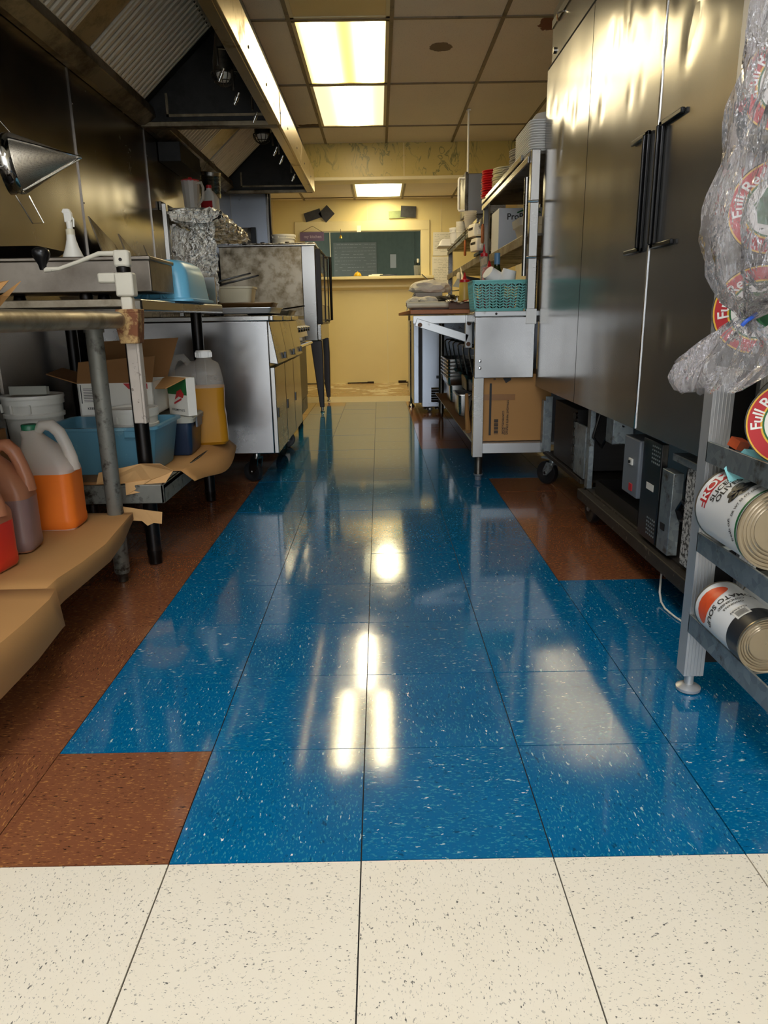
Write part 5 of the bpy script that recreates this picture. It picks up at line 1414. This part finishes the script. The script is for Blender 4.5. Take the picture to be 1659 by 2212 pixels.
# things at the far shelf
for i, y in enumerate((5.75, 5.95, 6.15)):
    tray('steel_tray', 'steel tray tilted on the far over shelf, ' + ['nearest', 'middle', 'farthest'][i], (.78, y, 1.50), .14, .22, .02, 'steel_dull', tilt=(0, -.35, 0), group='tilted steel trays')
def cup_stack(label, loc, r, n, mat='white_plastic', dz=.012):
    t = thing('cup_stack', label, 'cups', loc, world=False)
    for i in range(n):
        MB().lathe([(r * .75, 0), (r, .06), (r * 1.06, .062), (r * 1.06, .066), (r * .95, .066), (r * .7, .004)], 20, (0, 0, i * dz)).build('cup', mat, t, smooth=40)
    return t
cup_stack('stack of white plastic cups on the far over shelf', (.745, 6.75, 1.49), .045, 8)
cup_stack('stack of clear lids beside the cup stack', (.75, 6.15, 1.52), .05, 5, 'frost_plastic', .015)
bucket('white_tub', 'round white tub at the end of the far over shelf', (.74, 7.1, 1.49), .065, .13, True, 'white_bright')
f_ = foam_box(1.49, f0_, 'upturned foam tray hanging over the end of the far shelf')
f_.location = (.70, 7.55, 1.50); f_['group'] = 'foam takeout boxes on the shelf'; f_.scale = (.7, .7, 1.3)
for i, y in enumerate((5.05, 6.05)):
    u_ = thing('wooden_utensil', 'wooden handled utensil hanging on the over shelf, %s one' % ['near', 'far'][i], 'utensil', (.70, y, 1.25), world=False, group='wooden utensils')
    MB().lathe([(.006, 0), (.011, .01), (.010, .10), (.006, .12)], 10, (0, 0, .05)).build('grip', 'wood_board', u_)
    MB().tube([(0, 0, .16), (0, 0, .25)], .003, 6).build('shank', 'steel', u_)
solo('menu_tablet', MB().hexa([(-.10, 0, 0), (.10, 0, 0), (.10, .008, 0), (-.10, .008, 0)], [(-.10, .10, .10), (.10, .10, .10), (.10, .108, .10), (-.10, .108, .10)]), 'grey_plastic', 'tilted grey screen at the end of the far shelf', 'screen', loc=(.72, 6.3, 1.06), rot=(0, .2, -.5))
solo('screen_arm', MB().tube([(.72, 6.38, 1.12), (.72, 6.45, 1.235)], .012, 8).lathe([(.02, 0), (.022, .03), (.01, .05)], 12, (.68, 6.30, 1.14)), 'cream_plastic', 'cream arm holding the grey screen under the far shelf', 'arm')
solo('extension_cord', MB().tube([(.55 + .32 * u_, 9.4 - 2.2 * u_, 1.35 - .26 * math.sin(PI * u_ * .62)) for u_ in [i / 12 for i in range(13)]], .006, 6), 'black_plastic', 'black cord sagging from the window ledge to the shelves', 'cord')

# ------------------------------------------------------------------ teal basket with chevron openings
tb_ = thing('teal_basket', 'teal plastic basket with chevron openings on the prep counter', 'basket', (.605, 3.80, .854), world=False)
def chevron_wall(w0, w1, h, n, rows):
    """lattice in the xz plane, bottom half width w0, top half width w1"""
    b = MB()
    def P(u, v, d): return ((w0 + (w1 - w0) * v) * (2 * u - 1), d, h * v)
    th = .0022
    def strip(u0, v0, u1, v1, wd):
        a0, a1 = P(u0, v0 - wd, -th), P(u0, v0 + wd, -th)
        c0, c1 = P(u1, v1 - wd, -th), P(u1, v1 + wd, -th)
        b.hexa([a0, c0, (c0[0], th, c0[2]), (a0[0], th, a0[2])], [a1, c1, (c1[0], th, c1[2]), (a1[0], th, a1[2])])
    for i in range(n + 1):
        u = .02 + .96 * i / n
        x0, x1 = P(u, .07, 0), P(u, .93, 0)
        b.hexa([(x0[0] - .0016, -th, x0[2]), (x0[0] + .0016, -th, x0[2]), (x0[0] + .0016, th, x0[2]), (x0[0] - .0016, th, x0[2])], [(x1[0] - .0016, -th, x1[2]), (x1[0] + .0016, -th, x1[2]), (x1[0] + .0016, th, x1[2]), (x1[0] - .0016, th, x1[2])])
    for i in range(n):
        ua, ub_ = .02 + .96 * i / n, .02 + .96 * (i + 1) / n
        for j in range(rows + 1):
            v = .06 + .82 * j / rows
            if i % 2: strip(ua, v + .0, ub_, v + .065, .017)
            else: strip(ua, v + .065, ub_, v, .017)
    return b
hb_, wb0, wb1, db0, db1 = .143, .122, .136, .10, .112
a_ = chevron_wall(wb0, wb1, hb_, 14, 9)
sl_ = (db1 - db0) / hb_
def place(b, side):
    out = MB()
    b2 = MB(); b2.v = list(b.v); b2.f = list(b.f); b2.mi = list(b.mi)
    if side == 'front': b2.v = [(x, -(db0 + sl_ * z) + y, z) for x, y, z in b2.v]
    if side == 'back': b2.v = [(x, (db0 + sl_ * z) + y, z) for x, y, z in b2.v]
    if side == 'left': b2.v = [(-(wb0 + (wb1 - wb0) / hb_ * z) + y, x * db0 / wb0, z) for x, y, z in b2.v]
    if side == 'right': b2.v = [((wb0 + (wb1 - wb0) / hb_ * z) + y, x * db0 / wb0, z) for x, y, z in b2.v]
    return b2
for sd in ('front', 'back', 'left', 'right'):
    o = place(a_, sd).build('lattice_wall', 'teal_plastic', tb_, smooth=0); o['kind'] = 'stuff'
MB().rloft(rbox_loft([(0, wb0, db0, .012), (.012, wb0 + .001, db0 + .001, .012), (.012, wb0 - .003, db0 - .003, .01), (.003, wb0 - .004, db0 - .004, .01)], 3)).build('basket_base', 'teal_plastic', tb_, smooth=30)
MB().rloft(rbox_loft([(hb_ * .92, wb1 - .002, db1 - .002, .012), (hb_, wb1 + .001, db1 + .001, .012), (hb_, wb1 + .004, db1 + .004, .014), (hb_ + .005, wb1 + .004, db1 + .004, .014), (hb_ + .005, wb1 - .003, db1 - .003, .01), (hb_ * .92, wb1 - .006, db1 - .006, .01)], 3)).build('rim', 'teal_plastic', tb_, smooth=30)
for i, (x, y, a, b) in enumerate(((.555, 3.79, .35, -.9), (.665, 3.78, .1, .25), (.60, 3.87, -.2, .3))):
    c = MB().lathe([(.034, 0), (.047, .075), (.05, .078), (.05, .082), (.045, .082), (.031, .004)], 22)
    solo('foam_cup', c, 'foam', 'white foam cup lying in the teal basket, ' + ['leftmost', 'rightmost', 'rear'][i], 'cup', loc=(x, y, [1.045, 1.055, 1.0][i]), rot=(PI + a, b, 0), group='foam cups in the teal basket', smooth=40)
wi = thing('wine_bottle', 'green glass bottle with blue capsule behind the teal basket', 'bottle', (.628, 3.96, .852), world=False)
k = NT('bottle_green'); k.bsdf(srgb('#2f3a16'), .06, 0, Transmission_Weight=.35, IOR=1.5); MATS['bottle_green'] = k.m
MB().lathe([(.036, 0), (.038, .005), (.038, .15), (.03, .19), (.017, .225), (.0145, .25)], 24).build('bottle_body', 'bottle_green', wi, smooth=60)
MB().lathe([(.0155, .235), (.0155, .295), (.014, .298)], 20).build('capsule', plain('capsule_blue', '#5d87ad', .4), wi)
def squeeze(label, loc, r, h, mat, cap='red_plastic'):
    t = thing('squeeze_bottle', label, 'bottle', loc, world=False, group='squeeze bottles')
    MB().lathe([(r * .95, 0), (r, .006), (r, h * .72), (r * .85, h * .76), (r * .8, h * .78)], 22).build('bottle_body', mat, t, smooth=50)
    MB().lathe([(r * .95, h * .76), (r * .95, h * .82), (r * .4, h * .84), (r * .25, h * .9), (r * .1, h)], 20).build('nozzle_cap', cap, t, smooth=50)
    return t
squeeze('yellow mustard squeeze bottle with red nozzle on the counter', (.535, 4.62, .852), .034, .24, 'mustard')
squeeze('red ketchup squeeze bottle behind the teal basket', (.645, 4.35, .93), .04, .21, 'red_plastic')
squeeze('tall clear squeeze bottle with orange red tip behind the teal basket', (.60, 4.25, .95), .022, .27, 'clear_plastic')
solo('bottle_tray', MB().rloft(rbox_loft([(0, .12, .16, .01), (.06, .13, .17, .012), (.06, .125, .165, .01), (.005, .115, .155, .01)], 3)), 'red_plastic', 'red plastic tray holding the squeeze bottles', 'tray', loc=(.645, 4.33, .865), smooth=30)
sh_ = thing('spice_shaker', 'clear spice shaker with steel lid on the counter', 'shaker', (.50, 4.72, .852), world=False)
MB().lathe([(.026, 0), (.028, .005), (.028, .075), (.026, .08)], 18).build('shaker_body', 'clear_plastic', sh_, smooth=50)
MB().lathe([(.0285, .075), (.0285, .092), (.022, .105), (.001, .108)], 18).build('lid', 'steel', sh_, smooth=50)
solo('steel_ramekin', MB().lathe([(.0, .0), (.025, 0), (.034, .05), (.032, .05), (.024, .004), (.0, .004)], 20, cap=False), 'steel', 'small steel cup in front of the mustard bottle', 'cup', loc=(.535, 4.50, .872), smooth=50)
for i, (x, y) in enumerate(((.60, 4.75), (.575, 4.55))):
    t = thing('spice_jar', 'small glass jar with black cap on the counter, ' + ['rear', 'front'][i], 'jar', (x, y, .852), world=False, group='spice jars')
    MB().lathe([(.022, 0), (.024, .004), (.024, .08), (.018, .09)], 16).build('jar_body', 'frost_plastic', t, smooth=50)
    MB().lathe([(.02, .088), (.02, .115)], 16).build('cap', 'black_plastic', t)
# clutter on the cutting board
gb = thing('paper_box', 'grey carton with printed square emblem on the cutting board', 'box', (.315, 4.75, .874), world=False)
gbb = MB().box(-.085, .085, -.10, .10, 0, .105).build('carton_body', 'paper_grey', gb, bevel=.002)
MB().box(-.07, -.063, -.1012, -.1, .035, .07).box(-.07, -.035, -.1012, -.1, .03, .037).box(-.042, -.035, -.1012, -.1, .035, .07).box(-.02, .02, -.1012, -.1, .06, .065).box(-.02, .03, -.1012, -.1, .05, .054).build('print', 'ink', gbb, smooth=0)
MB().add([(-.085, -.1, .105), (-.085, .1, .105), (-.135, .1, .0), (-.135, -.1, .0)], [(0, 1, 2, 3)]).build('carton_flap', 'paper_grey', gb, smooth=0, solid=.003)
def crumpled(name, label, loc, rx, ry, rz, mat, seed, amp=.18, cat='bag'):
    r_ = random.Random(seed)
    bm = bmesh.new()
    bmesh.ops.create_icosphere(bm, subdivisions=3, radius=1)
    from mathutils import noise as N
    for v_ in bm.verts:
        n_ = N.noise(v_.co * 1.7 + Vector((seed, 0, 0))) * .5 + N.noise(v_.co * 4.5 + Vector((0, seed, 0))) * .32 + r_.uniform(-.05, .05)
        v_.co *= 1 + amp * 2.2 * n_
        if v_.co.z < -.55: v_.co.z = -.55
    b = MB()
    bm.verts.ensure_lookup_table()
    b.add([(q.co.x * rx, q.co.y * ry, (q.co.z + .55) * rz) for q in bm.verts], [tuple(x.index for x in f.verts) for f in bm.faces])
    bm.free()
    return solo(name, b, mat, label, cat, loc=loc, smooth=0)
crumpled('paper_bag', 'crumpled white paper bag with red print on top of the grey carton', (.325, 4.75, .98), .14, .12, .052, plain('bag_paper', '#ddd5c2', .7, var=.05, dirt='#b5493c', dirt_at=(.66, .69), ds=12), 3)
crumpled('black_bag', 'crumpled black plastic bag on the cutting board', (.37, 4.40, .895), .085, .07, .035, 'black_plastic', 8)
crumpled('black_bag', 'crumpled black bag beside the grey carton', (.445, 4.62, .872), .05, .06, .06, 'black_plastic', 12)
crumpled('paper_scrap', 'crumpled pale paper at the left end of the cutting board', (.225, 4.45, .895), .06, .05, .035, 'bag_paper', 21, cat='paper')
crumpled('paper_scrap', 'crumpled pale paper in front of the grey carton', (.29, 4.35, .897), .06, .05, .035, 'bag_paper', 25, cat='paper')
tray('steel_pan', 'shallow aluminium pan on the cutting board holding the paper', (.31, 4.28, .869), .27, .34, .026, 'alu', cat='pan')
wr = thing('wrap_roll', 'cardboard box of plastic wrap lying on the pan edge', 'roll', (.27, 4.08, .878), world=False)
MB().cyl((-.115, 0, .018), (.12, 0, .018), .017, .017, 18).build('roll_tube', 'cream_plastic', wr)
MB().cyl((-.117, 0, .018), (-.114, 0, .018), .011, .011, 14).build('roll_core', 'wood_dark', wr)
fo = thing('foil_roll', 'brown carton of aluminium foil with crumpled foil on it', 'foil', (.445, 4.12, .869), world=False, rotz=-.1)
MB().box(-.055, .085, -.10, .10, 0, .035).build('foil_carton', 'wood_dark', fo, bevel=.002)
crumple(MB().grid(lambda u, v: (-.07 + .17 * u, -.13 + .24 * v, .04 + .006 * math.sin(9 * u)), 12, 14), .008, 9).build('foil_sheet', 'foil', fo, smooth=0, fix=False)
solo('round_lid', MB().lathe([(.0, .012), (.05, .01), (.06, 0), (.055, 0), (.0, .006)], 20, cap=False), 'black_plastic', 'flat black round lid at the left end of the cutting board', 'tray', loc=(.215, 4.30, .897))  # a loose black lid, listed among the trays

# ------------------------------------------------------------------ right: can rack
rk = thing('can_rack', 'aluminium can rack at the right border, its post on a round foot', 'rack', (.85, 1.2, 0))
def post(x0, x1, y0, y1, z0=.045, z1=1.75, mt='alu'):
    b = MB().box(x0, x1, y0, y1, z0, z1)
    for i in range(5):
        xx = x0 + (x1 - x0) * (i + .75) / 6
        b.box(xx, xx + .0025, y0 - .0012, y0, z0, z1)
    return b.build('post', mt, rk, bevel=.002)
p0 = post(.668, .712, 1.435, 1.475)
MB().lathe([(.012, .0), (.026, .003), (.027, .010), (.018, .016), (.010, .018), (.010, .05)], 24, (.69, 1.455, 0)).build('foot', 'alu', p0, smooth=50)
p1 = post(.782, .822, 1.475, 1.515)
MB().box(.712, .782, 1.49, 1.505, .05, 1.75).build('gap_shade', 'black_gap', rk, smooth=0)  # dark sheet standing in for shade in the gap between the posts
for (x, y) in ((.69, .45), (1.2, 1.455), (1.2, .45)):
    q = MB().box(x - .02, x + .02, y - .02, y + .02, .045, 1.75).build('post', 'alu', rk, bevel=.002)
    MB().lathe([(.012, .0), (.026, .003), (.027, .010), (.018, .016), (.010, .018), (.010, .05)], 20, (x, y, 0)).build('foot', 'alu', q)
lev = [.175, .362, .556, .75, .94, 1.13]
for i, z in enumerate(lev):
    zr = z + .045
    MB().box(.668, .673, .45, 1.44, z - .023, z + .02).box(.673, .70, .45, 1.44, z - .023, z - .018).build('rail', 'galv', rk, bevel=.001)
    MB().hexa([(.70, .50, z - .012), (1.2, .50, z + .03), (1.2, .53, z + .03), (.70, .53, z - .012)], [(.70, .50, z - .006), (1.2, .50, z + .036), (1.2, .53, z + .036), (.70, .53, z - .006)]).build('can_track', 'galv_grimy', rk, smooth=0)
    MB().hexa([(.69, 1.22, z - .012), (1.2, 1.22, z + .03), (1.2, 1.26, z + .03), (.69, 1.26, z - .012)], [(.69, 1.22, z - .006), (1.2, 1.22, z + .036), (1.2, 1.26, z + .036), (.69, 1.26, z - .006)]).build('can_track', 'galv_grimy', rk, smooth=0)
    MB().hexa([(.69, 1.40, z - .012), (1.2, 1.40, z + .03), (1.2, 1.435, z + .03), (.69, 1.435, z - .012)], [(.69, 1.40, z - .002), (1.2, 1.40, z + .036), (1.2, 1.435, z + .036), (.69, 1.435, z - .002)]).build('can_track', 'galv', rk, smooth=0)
plain('can_label_white', '#e9e9e6', .35, var=.03)
plain('can_lid', '#a99c86', .3, metal=.85, var=.08)
plain('label_orange', '#e4562a', .4)
plain('label_black', '#2a2b2e', .4, var=.2)
def can(label, x, z, r, y0, y1, body='can_label_white'):
    """can lying with its axis along y; near lid at y0"""
    t = thing('food_can', label, 'can', (x, (y0 + y1) / 2, z - r))
    L = y1 - y0
    b = MB().lathe([(r * .99, y0 + .004), (r * .99, y1 - .004)], 48, (x, 0, z), 'y', cap=False).build('label_wrap', body, t, smooth=60)
    pr_ = [(r * 1.0, y0 + .005), (r * 1.015, y0 + .002), (r * 1.01, y0), (r * .96, y0 + .001), (r * .95, y0 + .006)]
    for q in (.88, .80, .70, .62):
        pr_ += [(r * q, y0 + .006), (r * (q - .025), y0 + .0045), (r * (q - .05), y0 + .006)]
    pr_ += [(.0005, y0 + .006)]
    ld = MB().lathe(pr_, 48, (x, 0, z), 'y', cap=False).build('lid', 'can_lid', t, smooth=25)
    MB().lathe([(r * 1.0, y1 - .005), (r * 1.015, y1 - .002), (r * 1.0, y1), (.0005, y1 - .004)], 48, (x, 0, z), 'y', cap=False).build('far_lid', 'can_lid', t, smooth=25)
    def wrap(px, py, off=.0006):
        """px: around the can (m, 0 = top, + towards the right), py: along y"""
        a = px / r
        return (x + (r * .99 + off) * math.sin(a), py, z + (r * .99 + off) * math.cos(a))
    def patch(parent, pts_fn, mat, nm='print', n=(16, 4), off=.0005):
        MB().grid(lambda u, v: wrap(*pts_fn(u, v), off), *n).build(nm, mat, parent, smooth=60)
    return t, b, ld, wrap, patch
# big olive can; lettering runs around the can
t, b, ld, wrap, patch = can('large can of sliced ripe olives on the middle rail of the rack', .712, .452, .0765, 1.215, 1.395)
def around(txt, size, a_c, y_c, mat, parent, rot=0.0, off=.0012):
    """lettering on the can: reading direction around, up towards the far end"""
    def bend(px, py):
        qx = px * math.cos(rot) - py * math.sin(rot); qy = px * math.sin(rot) + py * math.cos(rot)
        return wrap(a_c + qx, y_c + qy, off)
    text_mb(txt, size, bend).build('lettering', mat, parent, smooth=0)
patch(b, lambda u, v: (-.104 + .10 * u, 1.350 + .028 * v), 'ink_red', off=.0006)
around('ROMA', .033, -.054, 1.364, 'ink_white', b)
patch(b, lambda u, v: (-.115 + .012 * u, 1.352 + .004 * v), 'ink_red')
patch(b, lambda u, v: (-.115 + .012 * u, 1.362 + .004 * v), 'ink_red')
around('SLICED RIPE', .0205, -.042, 1.334, 'ink', b)
around('OLIVES', .0205, -.06, 1.315, 'ink', b)
around('DR WT 55 OZ (3LBS 7 OZ) 1.56KG', .0085, -.038, 1.248, 'ink', b)
rr_ = random.Random(2)
patch(b, lambda u, v: (-.042 + .042 * v * math.cos(2 * PI * u), 1.277 + .012 * v * math.sin(2 * PI * u)), 'label_black', n=(24, 2), off=.0008)
ol = MB()
for i in range(22):                                  # heap of olive rings printed on the label
    ca, cy_, ra = -.07 + .062 * rr_.random(), 1.262 + .032 * rr_.random(), .007 + .004 * rr_.random()
    nn = 14
    vs = [wrap(ca + ra * s_ * math.cos(2 * PI * q / nn) * 1.2, cy_ + ra * s_ * math.sin(2 * PI * q / nn) * .8, .0009 + .0001 * i) for s_ in (.45, 1) for q in range(nn)]
    ol.add(vs, [(q, (q + 1) % nn, nn + (q + 1) % nn, nn + q) for q in range(nn)])
o = ol.build('print', 'label_black', b, smooth=0); o['kind'] = 'stuff'
patch(b, lambda u, v: (-.24 + .48 * u, 1.2225 + .006 * v), 'ink_green', n=(64, 1))
around('fresh cut', .012, -.128, 1.245, 'ink', b, rot=.5)
MB().lathe([(.0005, 1.2205), (.022, 1.2205)], 24, (.722, 0, .448), 'y', cap=False).build('rust_stain', plain('lid_rust', '#7c4038', .5), ld)
# tomato soup can
t, b, ld, wrap, patch = can('tomato soup can with orange oval and black band on the lowest rail', .706, .236, .0545, 1.195, 1.385)
patch(b, lambda u, v: (-.16 + .32 * u, 1.198 + .045 * v), 'label_black', n=(48, 2))
def oval(u, v):
    a = 2 * PI * u
    return (-.058 + .050 * v * math.cos(a), 1.347 + .021 * v * math.sin(a))
patch(b, oval, 'label_orange', n=(24, 3), off=.0008)
around('TOMATO SOUP', .019, -.034, 1.312, 'ink', b, rot=PI - .05)
around('CONDENSED', .0095, -.03, 1.295, 'ink', b, rot=PI - .05)
around('ORIGINALS', .0085, -.03, 1.282, 'ink', b, rot=PI - .05)
patch(b, lambda u, v: (-.046 + .03 * u, 1.232 + .034 * v), 'paper', off=.001)
around('CULINARY', .0075, -.031, 1.259, 'ink', b, rot=PI, off=.0016)
for i in range(9):
    patch(b, lambda u, v, i=i: (-.042 + .022 * u, 1.236 + i * .002 + .0009 * v), 'ink', n=(4, 1), off=.0016)
# cans with the red round label on the lid
def red_can(label, x, z, y0, r=.0765):
    t, b, ld, wrap, patch = can(label, x, z, r, y0, y0 + .18, 'can_label_white')
    def ring(r0, r1, yy, mat):
        MB().lathe([(r0, yy), (r1, yy)], 48, (x, 0, z), 'y', cap=False).build('print', mat, ld, smooth=0)
    ring(.0005, r * .60, y0 - .0010, 'ink_white'); ring(r * .60, r * .64, y0 - .0011, 'ink_green'); ring(r * .64, r * .68, y0 - .0012, 'ink_yellow')
    ring(r * .68, r * .95, y0 - .0012, 'ink_red'); ring(r * .95, r * .985, y0 - .0013, 'ink_yellow'); ring(r * .985, r * 1.01, y0 - .0012, 'label_black')
    MB().lathe([(.0005, y0 - .0008), (r, y0 - .0004), (r, y0 + .002)], 48, (x, 0, z), 'y', cap=False).build('label_disc', 'ink_white', ld, smooth=0)
    lr = r * .755
    def bend(px, py):
        a = px / lr - math.radians(62)
        q = lr + py
        return (x + q * math.sin(a), y0 - .0022, z + q * math.cos(a))
    text_mb('Full Red', .026, bend).build('lettering', 'ink_white', ld, smooth=0)
    lf = MB()
    for i in range(7):
        a = 2 * PI * i / 7 + .3
        c0 = (x + .02 * math.cos(a), z + .02 * math.sin(a))
        lf.add([(c0[0] + .016 * math.cos(a + q), y0 - .0018, c0[1] + .016 * math.sin(a + q)) for q in (0, 1.2, 2.1, 3.14, 4.1, 5.1)], [(0, 1, 2, 3, 4, 5)])
    o = lf.build('print', 'ink_green', ld, smooth=0); o['kind'] = 'stuff'
    ang = math.atan2(x, y0)
    t.rotation_euler = (0, 0, -ang)
    t.location = (x + .09 * math.sin(ang), y0 + .09 * math.cos(ang), z - r)
red_can('can with red and yellow round lid label above the olive can', .722, .640, 1.235)
red_can('can with red round lid label just under the tied bag', .672, .832, 1.30)
red_can('can with red round lid label at the right border beside the bag knot', .735, .832, 1.16)
red_can('can with red round lid label blurred behind the bag, lower one', .675, 1.00, 1.29)
red_can('can with red round lid label blurred behind the bag, upper one', .675, 1.19, 1.29)
t, b, ld, wrap, patch = can('plain white can lying behind the tomato soup can', .80, .245, .054, 1.215, 1.39)
pk = thing('paper_packet', 'turquoise packet with maroon mark hanging over the rack rail', 'packet', (.70, 1.30, .502), world=False)
MB().add([(-.035, .05, .035), (.03, -.02, .03), (.04, -.05, .0), (-.03, .02, .0)], [(0, 1, 2, 3)]).add([(-.005, .04, .075), (.045, -.02, .075), (.03, -.02, .03), (-.035, .05, .035)], [(0, 1, 2, 3)]).build('packet_body', plain('packet_teal', '#8fd6d8', .5), pk, smooth=0, solid=.002)
MB().box(.0, .035, -.005, -.002, .04, .048).xf(Matrix.Rotation(-.6, 4, 'Y')).build('print', plain('maroon', '#8a2248', .5), pk, smooth=0)
solo('orange_packet', MB().box(-.015, .015, -.012, .012, 0, .018), plain('packet_orange', '#c4552b', .5, var=.4, vs=40), 'small orange printed packet in the rack beside the turquoise one', 'packet', loc=(.69, 1.36, .575), rot=(.3, .2, .4))

# ------------------------------------------------------------------ clear plastic bag hanging on the rack
k = NT('bag_film')
v = k.coord((1, 1, .5))
fn = k.n('ShaderNodeFresnel'); fn.inputs['IOR'].default_value = 1.45
gl_ = k.n('ShaderNodeBsdfGlossy'); gl_.inputs['Roughness'].default_value = .08
df = k.n('ShaderNodeBsdfDiffuse'); df.inputs[0].default_value = (.95, .9, .92, 1)
tl = k.n('ShaderNodeBsdfTranslucent'); tl.inputs[0].default_value = (.95, .9, .92, 1)
tr = k.n('ShaderNodeBsdfTransparent'); tr.inputs[0].default_value = (.97, .96, .97, 1)
bmp = k.n('ShaderNodeBump'); bmp.inputs['Strength'].default_value = .9; bmp.inputs['Distance'].default_value = .02
k.l(k.math('ADD', k.noise(v, 24, 4, .65), k.math('MULTIPLY', k.voro(v, 36).outputs['Distance'], .6)), bmp.inputs['Height'])
for n_ in (fn, gl_): k.l(bmp.outputs[0], n_.inputs['Normal'])
hz = k.n('ShaderNodeMixShader'); hz.inputs[0].default_value = .6; k.l(df.outputs[0], hz.inputs[1]); k.l(tl.outputs[0], hz.inputs[2])
m1 = k.n('ShaderNodeMixShader'); m1.inputs[0].default_value = .14; k.l(tr.outputs[0], m1.inputs[1]); k.l(hz.outputs[0], m1.inputs[2])
m2 = k.n('ShaderNodeMixShader'); k.l(k.math('MULTIPLY', fn.outputs[0], 1.2), m2.inputs[0]); k.l(m1.outputs[0], m2.inputs[1]); k.l(gl_.outputs[0], m2.inputs[2])
k.l(m2.outputs[0], k.out.inputs[0])
MATS['bag_film'] = k.m
from mathutils import noise as NZ
bgt = thing('plastic_bag', 'clear plastic bag hanging on the can rack, tied with a blue tie', 'bag', (.62, 1.20, .70))
prof = [(1.36, .70, .10, .06), (1.28, .672, .112, .07), (1.155, .668, .118, .08), (1.07, .658, .122, .085), (.99, .648, .126, .085), (.94, .642, .124, .08), (.885, .636, .105, .07), (.85, .618, .066, .045), (.83, .598, .026, .02), (.818, .588, .010, .009)]
rings = []
NR = 56
def smoothp(pr, n):
    out = []
    for i in range(len(pr) - 1):
        for j in range(n):
            f = j / n
            out.append(tuple(a + (b - a) * f for a, b in zip(pr[i], pr[i + 1])))
    return out + [pr[-1]]
for q, (z, cx, rx, ry) in enumerate(smoothp(prof, 4)):
    g = max(0, min(1, (z - .80) / .12))
    ring = []
    for i in range(NR):
        a = 2 * PI * i / NR
        fold = .10 * math.sin(a * 11 + z * 9) + .06 * math.sin(a * 23 - z * 31) + .08 * NZ.noise(Vector((math.cos(a) * 3, math.sin(a) * 3, z * 11)))
        fold *= (1.0 if g > .4 else 1.4)
        ring.append((cx + rx * (1 + fold) * math.cos(a), 1.175 + ry * (1 + fold) * math.sin(a), z + .006 * NZ.noise(Vector((a * 4, z * 20, 3)))))
    rings.append(ring)
MB().rloft(rings, cap=False).build('bag_body', 'bag_film', bgt, smooth=50)
prof2 = [(.818, .588, .010, .009), (.80, .580, .035, .022), (.775, .575, .062, .035), (.75, .562, .074, .04), (.725, .548, .062, .036), (.705, .538, .045, .03)]
rings = []
for q, (z, cx, rx, ry) in enumerate(smoothp(prof2, 4)):
    ring = []
    for i in range(NR):
        a = 2 * PI * i / NR
        fold = .22 * math.sin(a * 7 + z * 30) + .10 * math.sin(a * 17 - z * 50) + .25 * NZ.noise(Vector((math.cos(a) * 2, math.sin(a) * 2, z * 15)))
        ring.append((cx + rx * (1 + fold) * math.cos(a), 1.175 + ry * (1 + fold) * math.sin(a), z + .012 * NZ.noise(Vector((a * 3, z * 20, 7)))))
    rings.append(ring)
MB().rloft(rings, cap=False).build('bag_skirt', 'bag_film', bgt, smooth=50)
MB().tube([(.576, 1.165, .808), (.582, 1.162, .816), (.592, 1.163, .822), (.60, 1.17, .826)], .0032, 8).build('blue_tie', plain('tie_blue', '#1f4fb0', .4), bgt)
